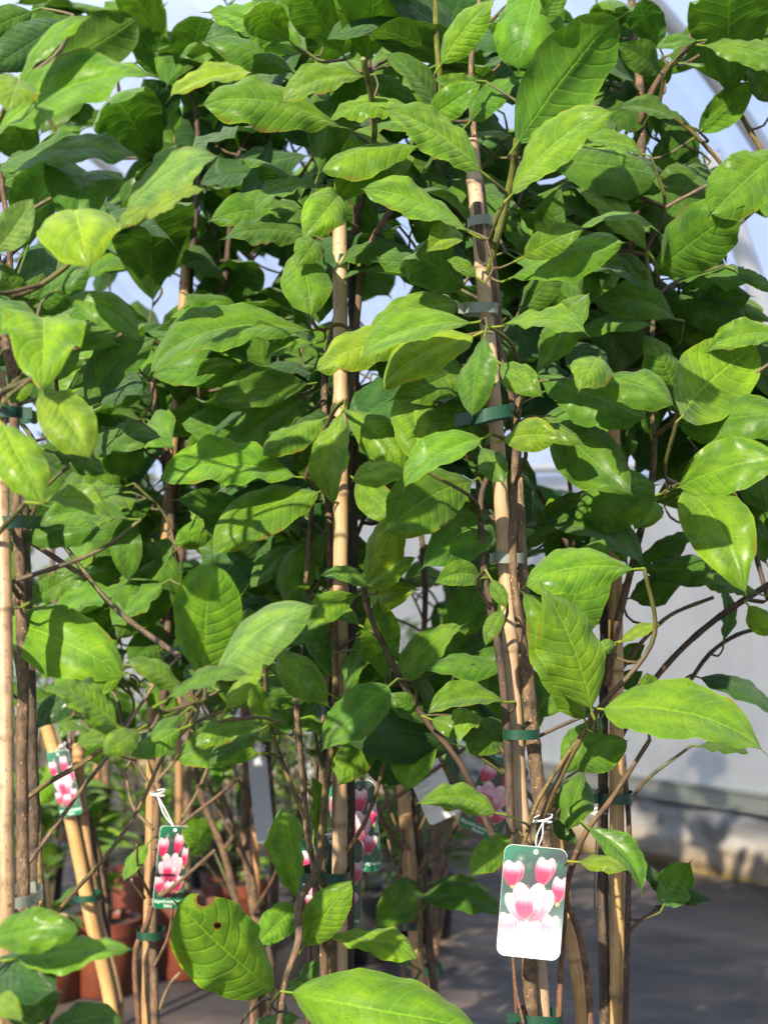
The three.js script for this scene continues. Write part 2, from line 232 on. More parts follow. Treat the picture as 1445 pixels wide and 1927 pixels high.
// ---------------------------------------------------------------- leaf blades
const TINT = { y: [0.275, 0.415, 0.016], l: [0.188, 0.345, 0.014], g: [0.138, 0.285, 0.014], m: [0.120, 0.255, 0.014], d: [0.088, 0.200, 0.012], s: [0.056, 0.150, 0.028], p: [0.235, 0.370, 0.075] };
function bladeGeo(B, T, N, W, o = {}) {
  const { nu = 8, nv = 18, arch = 0.06, side = 0, fold = 0.25, curl = 0.2, wave = 0.05, tint = TINT.g, twist = 0, fat = 0.58, e2 = 0.82, tipd = 0.06, ext = 1.10 } = o;
  const A = T.clone().sub(B), L = A.length() * ext; A.normalize(); N = N.clone().addScaledVector(A, -N.dot(A)).normalize(); const S = A.clone().cross(N);
  const e1 = fat / (1 - fat) * e2, pk = Math.pow(fat, e1) * Math.pow(1 - fat, e2), ph = rnd() * 6.28, ph2 = rnd() * 6.28, k1 = rr(2.0, 3.6), k2 = rr(4.5, 8), ir = rnd() * 50;
  const body = (t) => { const q = t / 0.93; return q >= 1 ? 0 : Math.pow(q, e1) * Math.pow(1 - q, e2) / pk; };
  const prof = (t) => { const b = body(t), tip = t > 0.72 ? 0.27 * Math.pow((1 - t) / 0.28, 1.5) : 0; return Math.max(Math.hypot(b, tip * smooth(0.72, 0.92, t)), 0.018 * (1 - t)); };
  const P = [], UV = [], C = [], I = [], v = new THREE.Vector3();
  for (let j = 0; j <= nv; j++) {
    const t = Math.pow(j / nv, 0.94), w = prof(t) * W / 2, bow = 4 * t * (1 - t), droop = -tipd * L * Math.max(0, t - 0.72) ** 2 * 12;
    const mx = t * L, mn = arch * L * bow + droop, ms = side * L * bow;
    for (let i = 0; i <= nu; i++) {
      const u = i / nu * 2 - 1, a = Math.abs(u), edge = 1 + 0.055 * noise.noise(t * 7, u > 0 ? 3 : 9, ir) + 0.02 * noise.noise(t * 22, u > 0 ? 3 : 9, ir);
      const tw = twist * (t - 0.5), un = w * edge * u;
      let x = un * Math.cos(fold), n = w * a * Math.sin(fold) - curl * w * a * a + wave * W * (Math.sin(k1 * 6.28 * t + ph + (u > 0 ? 1.7 : 0)) + 0.5 * Math.sin(k2 * 6.28 * t + ph2 + (u > 0 ? 2.3 : 0))) * a * a * smooth(0, 0.2, t) * smooth(1.02, 0.85, t);
      n += 0.022 * W * noise.noise(t * 4 + ir, u * 1.5, ir) * smooth(0, .15, t);
      const xr = x * Math.cos(tw) - n * Math.sin(tw), nr = x * Math.sin(tw) + n * Math.cos(tw);
      v.copy(B).addScaledVector(A, mx + 0.06 * w * (1 - a)).addScaledVector(N, mn + nr).addScaledVector(S, ms + xr);
      P.push(v.x, v.y, v.z); UV.push(0.5 + 0.498 * u, t); C.push(tint[0], tint[1], tint[2]);
    }
  }
  for (let j = 0; j < nv; j++) for (let i = 0; i < nu; i++) { const a = j * (nu + 1) + i; I.push(a, a + 1, a + nu + 1, a + 1, a + nu + 2, a + nu + 1); }
  const g = new THREE.BufferGeometry();
  g.setAttribute('position', new THREE.Float32BufferAttribute(P, 3)); g.setAttribute('uv', new THREE.Float32BufferAttribute(UV, 2)); g.setAttribute('color', new THREE.Float32BufferAttribute(C, 3)); g.setIndex(I); g.computeVertexNormals();
  return g;
}
const petTint = (tint) => [tint[0] * 0.9 + 0.045, tint[1] * 0.75 + 0.03, tint[2] + 0.01];
function stalkGeo(pts, r0, r1, tint) { const g = bar(pts, [r0, r1], { sides: 5, step: 0.006, cap: false }); const uv = g.attributes.uv, c = g.attributes.color; for (let i = 0; i < uv.count; i++) { uv.setXY(i, 0.5, 0.03); c.setXYZ(i, ...tint); } return g; }

// nearest point of a plant's wood, then a side twig grows from there to the leaf's stalk
function growTo(plant, Q, arrive, visibleR = 1) {
  let best = null, bd = 1e9; for (const p of plant.wood) { const d = p.distanceTo(Q) + Math.max(0, p.y - Q.y + 0.45 * Math.hypot(p.x - Q.x, p.z - Q.z)) * 1.3; if (d < bd) { bd = d; best = p; } }
  if (!best || bd > 0.6) return;
  const d = best.distanceTo(Q); if (d < 0.012) return;
  const mid = best.clone().lerp(Q, 0.55).addScaledVector(arrive, -0.2 * d).add(V(rr(-0.06, 0.06) * d, rr(-0.06, 0.05) * d, rr(-0.06, 0.06) * d));
  const r = clamp(0.0012 + d * 0.007, 0.0013, 0.003) * visibleR, green = [0.20, 0.22, 0.035], brown = [0.25, 0.16, 0.08];
  const g = bar([best, mid, Q], [r * 1.25, r], { sides: 6, step: 0.015, nodes: 0.05, tint: (t) => green.map((q, i) => mix(brown[i], q, smooth(0.1, 0.8, t))) });
  part('twig', g, M.twig, plant.o);
  for (let i = 1; i <= 6; i++) plant.wood.push(g.userData.curve.getPoint(i / 6));
}
const CAM = V(0, EYE, 0);
function leafAt(plant, r) {
  const { B2, T2, w, flags, off, c = 0 } = r, under = flags[0] === 'b', tintK = flags[1] || 'g', extra = flags.slice(2);
  const d = plant.d + off / 100, sc = d / FPX;
  const mid = at((B2[0] + T2[0]) / 2, (B2[1] + T2[1]) / 2, d), C = CAM.clone().sub(mid).normalize(), R = V(0, 1, 0).cross(C).normalize(), U = C.clone().cross(R);
  const dx = T2[0] - B2[0], dy = -(T2[1] - B2[1]), a = Math.hypot(dx, dy) * sc, wm = w * sc;
  const ratio = rr(0.47, 0.55);
  let L = a, dz = 0, Wd, rho = 0;
  if (wm > ratio * a) { L = Math.min(wm / ratio, a * 2.4 + 0.01); L = Math.max(L, a * 1.08); dz = Math.sqrt(L * L - a * a); Wd = wm; rho = rr(0.05, 0.25); }
  else { L = a * 1.03; dz = Math.sqrt(L * L - a * a); Wd = Math.max(wm, Math.min(ratio * a, wm * 2.6)); rho = Math.acos(clamp(wm / Wd, 0.2, 1)) * 0.92; }
  if (extra.includes('a')) dz = -dz;
  const Ah = R.clone().multiplyScalar(dx * sc).addScaledVector(U, dy * sc).addScaledVector(C, dz);
  const B = mid.clone().addScaledVector(Ah, -0.5), T = mid.clone().addScaledVector(Ah, 0.5), A = Ah.clone().normalize();
  const N0 = C.clone().addScaledVector(A, -C.dot(A)).normalize(), Pv = A.clone().cross(N0); let sg = Pv.y >= 0 ? 1 : -1; if (extra.includes('r')) sg = -sg;
  const N = N0.clone().multiplyScalar(under ? -Math.cos(rho) : Math.cos(rho)).addScaledVector(Pv, sg * Math.sin(rho));
  const base = TINT[tintK], j = rr(0.88, 1.12), jr = rr(0.9, 1.12), tint = [base[0] * j * jr, base[1] * j, base[2] * j];
  const S = A.clone().cross(N), want = Math.abs(dx) > Math.abs(dy) ? U : R, side = c ? c * sc / L * Math.sign(S.dot(want) || 1) : rr(-0.03, 0.03);
  const obo = extra.includes('o'), big = w > 60 || a / sc > 120;
  const g = bladeGeo(B, T, N, Wd * 1.10, { nu: big ? 12 : 8, nv: big ? 28 : 18, arch: rr(0.03, 0.10) + 0.13 * clamp(L / a - 1, 0, 1), side, fold: rr(0.12, 0.55), curl: rr(0.1, 0.7), wave: rr(0.025, 0.07), tint, twist: rr(-0.8, 0.8), fat: obo ? 0.6 : rr(0.47, 0.6), e2: obo ? 0.55 : rr(0.68, 0.86), tipd: rr(0.0, 0.14) });
  plant.holed = extra.includes('h'); addLeaf(plant, g, B, A, N, tint, under); plant.holed = false;
}
function addLeaf(plant, g, B, A, N, tint, under, stalk = 0.014) {
  const Q = B.clone().addScaledVector(A, -stalk).addScaledVector(N, -0.003);
  const st = stalkGeo([Q, B.clone().addScaledVector(A, -stalk * 0.4).addScaledVector(N, -0.002), B.clone().addScaledVector(A, 0.006)], 0.0016, 0.0012, petTint(tint));
  const all = mergeGeometries([g, st]);
  const mats = under ? leafMat.b : leafMat.u, pick = mats[Math.floor(rnd() * 4)];
  part('leaf', all, plant.holed ? leafMat.holed : pick, plant.o, B);
  growTo(plant, Q, A.clone().multiplyScalar(0.9).add(V(0, 0.25, 0)));
}
function leaves(plant, text) {
  for (const line of text.trim().split('\n')) { const f = line.trim().split(/\s+/); if (f.length < 7) continue; leafAt(plant, { B2: [+f[0], +f[1]], T2: [+f[2], +f[3]], w: +f[4], flags: f[5], off: +f[6], c: f[7] ? +f[7] : 0 }); }
}
// places where sky or the tunnel's wall shows between the leaves: no inner foliage grows into those lines
const OPEN = `360 25 32 42|48 125 24 26|240 160 48 36|190 312 58 42|380 378 14 10|55 468 20 16|1248 55 26 30|1322 178 20 58|1402 225 42 46|1420 300 30 24|1412 445 34 42|1430 545 20 50|300 565 36 30|472 533 34 38|238 556 40 24|612 602 16 28|688 600 10 24|680 738 18 13|360 768 40 12|88 815 16 30|300 890 16 26|90 1062 34 34|372 1040 34 16|688 1008 20 15|772 1030 26 34|785 1165 38 44|1020 862 26 28|1095 895 40 22|1310 1310 140 190|1330 1520 160 130|1260 1190 80 60|1270 1000 40 40|1340 1240 120 110|560 300 16 28|815 1485 34 50|925 1500 34 60|668 1556 34 70|322 1632 22 75|122 1474 16 55|491 1505 16 70|622 1662 45 70|1010 350 16 8|970 225 12 10|1170 270 14 9`.split('|').map((s) => s.split(' ').map(Number));
const project = (p) => { const q = p.clone().sub(CAM); return [PW / 2 + q.x / -q.z * FPX, PH / 2 - q.y / -q.z * FPX]; };
const isOpen = (p, m) => { const [x, y] = project(p); return OPEN.some(([cx, cy, rx, ry]) => ((x - cx) / (rx + m)) ** 2 + ((y - cy) / (ry + m)) ** 2 < 1); };
// inner and rear foliage of a crown: leaves set round a stem line, pointing out and drooping
function inner(plant, n, x0, x1, y0, y1, d0, d1, kinds = 'mdsg', size = [0.10, 0.165], axis = null) {
  for (let k = 0, tries = 0; k < n && tries < n * 14; tries++) {
    const x = rr(x0, x1), y = rr(y0, y1), d = rr(d0, d1), B = at(x, y, d), cx = axis === null ? (x0 + x1) / 2 : axis, out = clamp((x - cx) / Math.max(60, (x1 - x0) / 2), -1, 1);
    const L = rr(size[0], size[1]), A = V(out + rr(-0.8, 0.8), rr(-0.85, 0.6), rr(-0.5, 0.9)).normalize(), T = B.clone().addScaledVector(A, L);
    const mg = 0.028 * FPX / d; if (isOpen(B, 16) || isOpen(T, 14) || isOpen(B.clone().lerp(T, 0.5), mg) || isOpen(B.clone().lerp(T, 0.75), mg * 0.8)) continue;
    let near = 1e9; for (const q of plant.wood) near = Math.min(near, q.distanceTo(B)); if (near > 0.25) continue;
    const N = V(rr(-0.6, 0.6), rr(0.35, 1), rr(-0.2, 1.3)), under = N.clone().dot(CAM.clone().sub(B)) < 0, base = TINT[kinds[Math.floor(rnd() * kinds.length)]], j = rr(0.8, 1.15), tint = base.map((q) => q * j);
    addLeaf(plant, bladeGeo(B, T, N, L * rr(0.44, 0.62), { nu: 6, nv: 14, arch: rr(0.03, 0.2), side: rr(-0.07, 0.07), fold: rr(0.1, 0.5), curl: rr(0, 0.6), wave: rr(0.03, 0.08), fat: rr(0.48, 0.62), e2: rr(0.58, 0.85), tint, twist: rr(-0.5, 0.5) }), B, A, N, tint, under); k++;
  }
}
const BARK = { brown: [0.31, 0.195, 0.105], dark: [0.165, 0.105, 0.060], pale: [0.44, 0.30, 0.17], olive: [0.36, 0.26, 0.08], green: [0.30, 0.36, 0.035], red: [0.34, 0.16, 0.07] };
function wood(plant, name, d0, d1, pts, r0, r1, kind, toGround = false) {
  const n = pts.length, W = pts.map(([x, y], i) => at(x, y, mix(d0, d1, n > 1 ? i / (n - 1) : 0)));
  if (toGround) { const e = W[0]; const o = plant.o.position; W.unshift(V(mix(e.x, o.x, 0.5), mix(0.2, e.y, 0.5), mix(e.z, o.z, 0.5)), ); W.unshift(V(o.x + clamp(e.x - o.x, -0.08, 0.08), 0.16, o.z + clamp(e.z - o.z, -0.08, 0.08))); }
  const c = BARK[kind], px = d0 / FPX;
  const g = bar(W, [r0 * px, r1 * px], { sides: r0 > 7 ? 12 : 8, step: 0.012, nodes: name === 'stem' ? 0.09 : 0.05, wob: 0.10, tint: (t, s) => { const q = 1 + 0.25 * noise.noise(s * 9, d0 * 7, r0); return c.map((v) => v * q); } });
  part(name, g, M.bark, plant.o);
  if (toGround !== 'cane') for (let i = 0; i <= 14; i++) { const p = g.userData.curve.getPoint(i / 14); if (p.y > 0.35) plant.wood.push(p); }
}
function cane(plant, d0, d1, pts, r, col = [0.62, 0.43, 0.235]) {
  const n = pts.length, W = pts.map(([x, y], i) => at(x, y, mix(d0, d1, i / (n - 1))));
  const e = W[0], o = plant.o.position; if (e.y < 1.1) W.unshift(V(o.x + clamp(e.x - o.x, -0.1, 0.1), 0.12, o.z + clamp(e.z - o.z, -0.1, 0.1)));
  col = col.map((v, i) => v * [0.80, 0.80, 0.82][i]); const px = d0 / FPX, g = bar(W, [r * px, r * px * 0.96], { sides: 16, step: 0.008, nodes: 0.24, wob: 0.03, tint: (t, s) => { const q = 1 + 0.12 * noise.noise(s * 5, r, d0 * 3), w = noise.noise(s * 3 + 4, r, d0); return [col[0] * q, col[1] * q * (1 + 0.05 * w), col[2] * q * (1 + 0.15 * w)]; } });
  part('bamboo_cane', g, M.cane, plant.o);
}
function tie(plant, d, x, y, halfPx, hPx, tilt, clear = false, tail = 0, deep = 0.02) {   // a flat tape loop round cane and stems
  const c = at(x, y, d), s = d / FPX, a = halfPx * s, b = deep, h = hPx * s / 2, P = [], I = [], n = 40, th = 0.0007;
  for (let i = 0; i <= n; i++) { const t = i / n * 2 * Math.PI, k = 1 / Math.pow(Math.pow(Math.abs(Math.cos(t)), 2.6) + Math.pow(Math.abs(Math.sin(t)), 2.6), 1 / 2.6), x = Math.cos(t) * k * a, z = Math.sin(t) * k * b - b * 0.5, w = 0.0008 * Math.sin(t * 5 + x * 300); for (const [o, q] of [[0, 1], [0, -1], [th, -1], [th, 1]]) { const f = 1 + (o + 0.001) / a; P.push(x * f, q * h + x * Math.tan(tilt) + w, z * f); } }
  for (let i = 0; i < n; i++) for (let k = 0; k < 4; k++) { const p = i * 4 + k, q = i * 4 + (k + 1) % 4; I.push(p, p + 4, q, q, p + 4, q + 4); }
  const g = new THREE.BufferGeometry(); g.setAttribute('position', new THREE.Float32BufferAttribute(P, 3)); g.setIndex(I); let gg = g.toNonIndexed(); gg.computeVertexNormals();
  if (tail) { const t = new THREE.BoxGeometry(Math.abs(tail) * s, h * 2, th, 8, 1, 1); const p = t.attributes.position; for (let i = 0; i < p.count; i++) { const q = p.getX(i) / (Math.abs(tail) * s) + 0.5; p.setZ(i, p.getZ(i) + 0.012 * q * q * Math.sign(tail)); p.setY(i, p.getY(i) + (p.getX(i)) * Math.tan(tilt)); } t.translate(Math.sign(tail) * (a + Math.abs(tail) * s * 0.45), Math.sign(tail) * a * Math.tan(tilt), b * 0.25); t.deleteAttribute('uv'); const tt = t.toNonIndexed(); gg = mergeGeometries([gg, tt]); }
  gg.translate(c.x, c.y, c.z); part('tie', gg, clear ? M.tieClear : M.tieGreen, plant.o);
}
function potGeo(r, h, square = false) { const k = 0.82; return new THREE.LatheGeometry([[0.001, 0], [r * k, 0], [r * 0.965, h * 0.80], [r * 1.0, h * 0.80], [r * 1.03, h * 0.985], [r * 1.03, h], [r * 0.985, h], [r * 0.95, h * 0.86], [0.001, h * 0.86]].map(([x, y]) => new THREE.Vector2(x, y)), square ? 4 : 40); }
function pot(o, r, h, mat) { const p = o.position; const g = potGeo(r, h); g.translate(p.x, p.y, p.z); part('pot', g, mat, o); const s = new THREE.CircleGeometry(r * 0.95, 32, 0); s.rotateX(-Math.PI / 2); s.translate(p.x, p.y + h * 0.88, p.z); part('soil', s, M.soil, o); }
function magnolia(label, x, d, group, potMat = M.blackPot, r = 0.14, h = 0.25) {
  const p = at(x, PH / 2, d); p.y = 0.005;
  const o = thing('young_magnolia', label, 'young tree', p, group), plant = { o, d, wood: [] };
  pot(o, r, h, potMat); return plant;
}
// ---------------------------------------------------------------- the young magnolias, nearest first
const FRONT = 'young magnolias tied to bamboo canes';
{ // P1: right of centre, with the big picture label
  const P = magnolia('young magnolia on a pale cane, the large pale flower label hanging on it', 1015, 2.16, FRONT);
  cane(P, 2.15, 2.17, [[1022, 1927], [985, 1580], [962, 1250], [950, 1060], [933, 800], [912, 560], [900, 420], [884, 262]], 14.5, [0.58, 0.41, 0.25]);
  wood(P, 'stem', 2.13, 2.15, [[1000, 1927], [996, 1800], [1025, 1640], [1022, 1560], [1003, 1400], [988, 1230]], 14, 13, 'brown', true);
  wood(P, 'stem', 2.13, 2.13, [[988, 1235], [966, 1090], [966, 950], [971, 830], [977, 722]], 8.5, 6.5, 'brown');
  wood(P, 'stem', 2.16, 2.18, [[990, 1230], [982, 1040], [976, 900]], 11, 8, 'pale');
  wood(P, 'stem', 2.19, 2.15, [[976, 900], [958, 730], [934, 640], [918, 540], [905, 470], [897, 380]], 8, 7, 'brown');
  wood(P, 'stem', 2.2, 2.2, [[940, 640], [930, 520], [915, 420], [902, 330], [890, 230], [886, 120], [900, 20], [905, -60]], 8, 4, 'pale');
  wood(P, 'branch', 2.12, 2.02, [[918, 515], [935, 450], [955, 370], [966, 310], [973, 262]], 6.5, 7, 'green');
  wood(P, 'stem', 2.12, 2.14, [[962, 1620], [955, 1400], [938, 1220], [914, 1100], [905, 1000], [906, 930], [922, 885]], 9, 4.5, 'dark');
  wood(P, 'stem', 2.12, 2.1, [[1050, 1927], [1062, 1720], [1072, 1640], [1085, 1600]], 6, 5, 'red', true);
  wood(P, 'branch', 2.12, 2.06, [[1066, 1660], [1100, 1570], [1145, 1510], [1185, 1450], [1222, 1392]], 6, 4, 'brown');
  wood(P, 'branch', 2.13, 2.04, [[1010, 1560], [1045, 1480], [1080, 1410], [1108, 1362], [1122, 1338]], 6, 6, 'olive');
  wood(P, 'branch', 2.11, 2.08, [[985, 1590], [1010, 1510], [1050, 1445], [1085, 1395]], 4.5, 3.5, 'olive');
  wood(P, 'twig', 2.12, 2.1, [[965, 1800], [970, 1860], [985, 1927]], 3, 3, 'red', true);
  wood(P, 'stem', 2.2, 2.24, [[1110, 1927], [1090, 1760], [1062, 1690]], 8, 6, 'red', true);
  cane(P, 2.26, 2.26, [[1095, 1927], [1070, 1740], [1045, 1560], [1040, 1480]], 12, [0.55, 0.34, 0.13]);
  tie(P, 2.12, 1018, 1917, 40, 17, -0.06, false, -26, 0.024);
  tie(P, 2.12, 981, 1382, 33, 19, 0.0, false, 0, 0.022);
  tie(P, 2.14, 957, 1051, 27, 19, 0.0, true, -10, 0.022);
  tie(P, 2.11, 928, 779, 40, 24, 0.22, false, -34, 0.026);
  tie(P, 2.13, 905, 581, 30, 19, 0.0, true, -14, 0.022);
  tie(P, 2.14, 903, 416, 20, 18, 0.13, true, 0, 0.018);
  leaves(P, `
972 265 1150 45 138 bgao -16
1025 -60 978 118 120 ugo -8
1025 45 1062 -40 46 ug -11
962 362 1138 215 74 ul -18
830 117 925 8 60 ul -8
885 225 976 150 46 um -4
800 226 897 163 62 ul -8
905 320 733 212 66 ul -14 12
897 152 823 147 40 ul -8 -10
885 437 690 362 52 ul -14 16
858 432 803 473 60 uy -11
895 520 843 488 26 ul -12
875 540 783 485 108 bm -6
862 572 700 622 58 ul -2
885 607 690 664 60 ul -16 14
890 632 727 722 80 uy -11 12
772 642 603 697 76 uy -9 16
910 634 890 778 62 ug -20
872 690 748 745 92 ug 2
765 745 782 870 92 ul -1
885 755 822 822 70 ul 0
905 825 766 912 64 ul -16 8
775 886 668 905 46 uy -12 6
905 842 945 906 52 ug -10
890 905 735 1000 115 ug -4 14
925 985 806 1062 112 um 0
905 1088 822 1100 52 ul -6 12
925 1090 952 1140 28 ul -14
945 1150 915 1210 36 ul -10
945 1258 803 1250 40 ug 2
948 1320 812 1340 52 ul -8 16
888 1345 865 1390 58 uy -4
812 1354 882 1386 40 ul -2
955 1362 878 1412 74 um 0
985 482 1092 432 56 ul -12
962 520 1162 462 62 ug -8 8
940 612 1094 620 34 ul -18 14
1007 702 1100 558 70 ug -12
942 684 1012 738 58 ul -14
1088 715 1258 757 68 ug -14 12
1125 678 1090 735 74 uy -16
1010 705 1207 782 90 um -6 -8
1040 795 1180 922 112 um -4
945 830 1046 826 68 uy -16 8
1025 800 1092 832 32 ul -11
975 592 1052 508 56 ud 2
1190 1070 998 1100 84 ul -16 14
1112 1332 1026 1116 108 ul -20
1100 1352 996 1126 92 ul -14
1135 1336 1418 1405 98 ul -22 10
1170 1205 1240 1177 24 uy -10
1156 1210 1128 1222 27 uy -11
1222 1318 1217 1268 46 ul -14
1130 1350 1064 1450 66 um -2
1085 1452 1176 1396 62 um -5
1060 1300 1018 1346 42 ug 4
1098 1452 1070 1552 70 um 4
1040 1545 1084 1586 32 ud 4
1108 1560 1203 1664 58 ug -10 12
1090 1622 1176 1634 30 uy -13 6
962 1572 888 1642 62 ul -6
932 1528 795 1514 54 ul -10 14
`);
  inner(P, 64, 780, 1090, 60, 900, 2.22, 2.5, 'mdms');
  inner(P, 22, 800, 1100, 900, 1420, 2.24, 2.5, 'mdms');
}
{ // P2: centre
  const P = magnolia('young magnolia on a straight cane in the middle, one big ridged leaf low before it', 630, 2.33, FRONT);
  cane(P, 2.30, 2.33, [[640, 1927], [639, 1500], [641, 1000], [641, 700], [639, 395]], 14.5, [0.58, 0.40, 0.22]);
  wood(P, 'stem', 2.36, 2.36, [[655, 1927], [660, 1300], [666, 900], [668, 700], [662, 560], [668, 430], [690, 330], [700, 200], [690, 60], [692, -40]], 11, 4, 'dark', true);
  wood(P, 'stem', 2.35, 2.35, [[612, 1927], [606, 1560], [614, 1340], [624, 1200], [618, 950], [612, 700], [640, 560], [652, 480]], 11, 5, 'brown', true);
  wood(P, 'stem', 2.29, 2.29, [[626, 1927], [620, 1700], [604, 1620], [612, 1500], [630, 1330], [628, 1120]], 9, 6, 'olive', true);
  wood(P, 'stem', 2.28, 2.28, [[596, 1927], [592, 1650], [578, 1560], [568, 1440], [556, 1310]], 7, 5.5, 'pale', true);
  wood(P, 'branch', 2.28, 2.27, [[577, 1545], [545, 1470], [512, 1380], [500, 1330], [502, 1240]], 5, 4, 'olive');
  wood(P, 'stem', 2.4, 2.4, [[580, 1927], [584, 1740]], 4.5, 4, 'red', true);
  wood(P, 'branch', 2.30, 2.34, [[575, 1100], [583, 1000], [588, 940], [580, 1120]], 4.5, 4, 'brown');
  wood(P, 'stem', 2.34, 2.34, [[650, 1000], [690, 480], [735, 395]], 7, 6, 'brown');
  wood(P, 'branch', 2.2, 2.14, [[700, 200], [697, 170], [690, 140], [683, 110]], 6, 6, 'green');
  wood(P, 'branch', 2.25, 2.2, [[690, 330], [705, 250], [700, 190]], 5, 5, 'green');
  wood(P, 'branch', 2.26, 2.2, [[820, 300], [828, 180], [822, 80], [818, -20]], 7, 5, 'green');
  wood(P, 'branch', 2.2, 2.18, [[945, 1620], [905, 1520], [862, 1430], [805, 1360], [760, 1290], [722, 1215], [690, 1140], [684, 1100]], 7, 5, 'dark');
  wood(P, 'branch', 2.2, 2.02, [[606, 1600], [590, 1650], [562, 1700], [562, 1770], [535, 1850], [524, 1940]], 8, 6, 'brown');
  wood(P, 'branch', 2.3, 2.26, [[680, 640], [640, 610], [600, 620], [570, 560]], 4, 3.5, 'olive');
  for (const t of [[[610, 1560], [580, 1480], [560, 1400], [555, 1340]], [[620, 1480], [600, 1420], [590, 1360]], [[655, 1600], [690, 1540], [720, 1450], [735, 1390]], [[626, 1700], [600, 1650], [585, 1600]]]) wood(P, 'branch', 2.3, rr(2.2, 2.4), t, 4.5, 3, 'olive');
  tie(P, 2.28, 610, 1650, 46, 20, -0.02, false, 0, 0.03);
  tie(P, 2.30, 643, 1080, 28, 17, 0.0, false, 0, 0.024);
  tie(P, 2.30, 612, 1336, 14, 18, 0.05, false, 0, 0.014);
  leaves(P, `
640 236 393 203 90 ug -8 20
685 143 537 192 58 ul -14 12
765 197 627 223 38 ul -14 10
690 115 706 -90 156 bgo -12
642 95 560 -15 95 bg -6
545 75 480 15 74 bl -6
570 95 400 30 58 ul -2 12
790 275 613 320 40 ul -12 12
742 268 632 374 125 ul -2
642 363 576 442 88 ul -12
880 388 737 300 48 ud 4
785 190 700 148 44 um -1
705 275 780 205 62 ud 4
605 350 482 396 28 um 0 14
577 442 428 450 48 ud 0 12
562 470 584 584 92 ul -8
590 458 560 500 60 ul -7
603 502 600 604 58 ud 6
582 620 296 692 78 ug -6 34
447 684 374 706 26 ul -4 10
590 645 503 673 30 ul -4 8
578 722 410 755 78 um -4 6
607 788 499 850 46 ul -8 4
590 738 440 842 76 ug 0
600 914 553 820 60 um 4
556 896 313 902 80 ul -10 24
600 925 408 1036 88 ul -8 14
645 772 622 938 70 uy -22
645 770 752 888 78 ul -16 14
670 905 742 978 64 ul -4
690 1098 752 968 66 uy -14
692 1102 608 1082 26 ul -18 8
690 1106 773 1048 34 uy -14
700 1122 782 1110 80 uy -8
674 1120 586 1186 58 ul -14 14
726 1282 714 1138 74 ul -10
748 1276 862 1180 54 ul -12
732 1290 611 1402 80 um -22
802 1362 738 1308 44 um -14
700 1370 642 1470 66 ul -6
622 1402 662 1468 42 uy -4
802 1365 766 1484 80 ul -10
520 1222 614 1322 72 ul -14
530 1212 622 1168 42 um -4
552 1310 496 1312 30 um -6
474 1275 500 1392 34 ul -8
556 1025 476 1102 44 um 2
576 1020 540 1132 64 um 0
592 1566 590 1468 28 ul -2
560 1692 532 1530 60 ul -16
573 1778 660 1664 74 ul -20
612 1766 778 1802 44 uy -18 14
560 1703 484 1776 62 ul -20
518 1866 343 1708 150 uloh -30
548 1868 884 1928 156 ul -38 -14
560 1850 600 1812 30 um -8
520 1870 592 1856 28 ug -20
470 1935 560 1914 26 ug -18
775 1816 680 1784 34 um -2 10
`);
  inner(P, 76, 500, 850, 40, 640, 2.38, 2.75, 'mdms');
  inner(P, 60, 480, 820, 600, 1060, 2.4, 2.72, 'mdms');
  inner(P, 26, 480, 830, 1150, 1430, 2.22, 2.55, 'lgl', [0.055, 0.1]);
  inner(P, 22, 480, 800, 1060, 1340, 2.42, 2.7, 'dmsg');
}
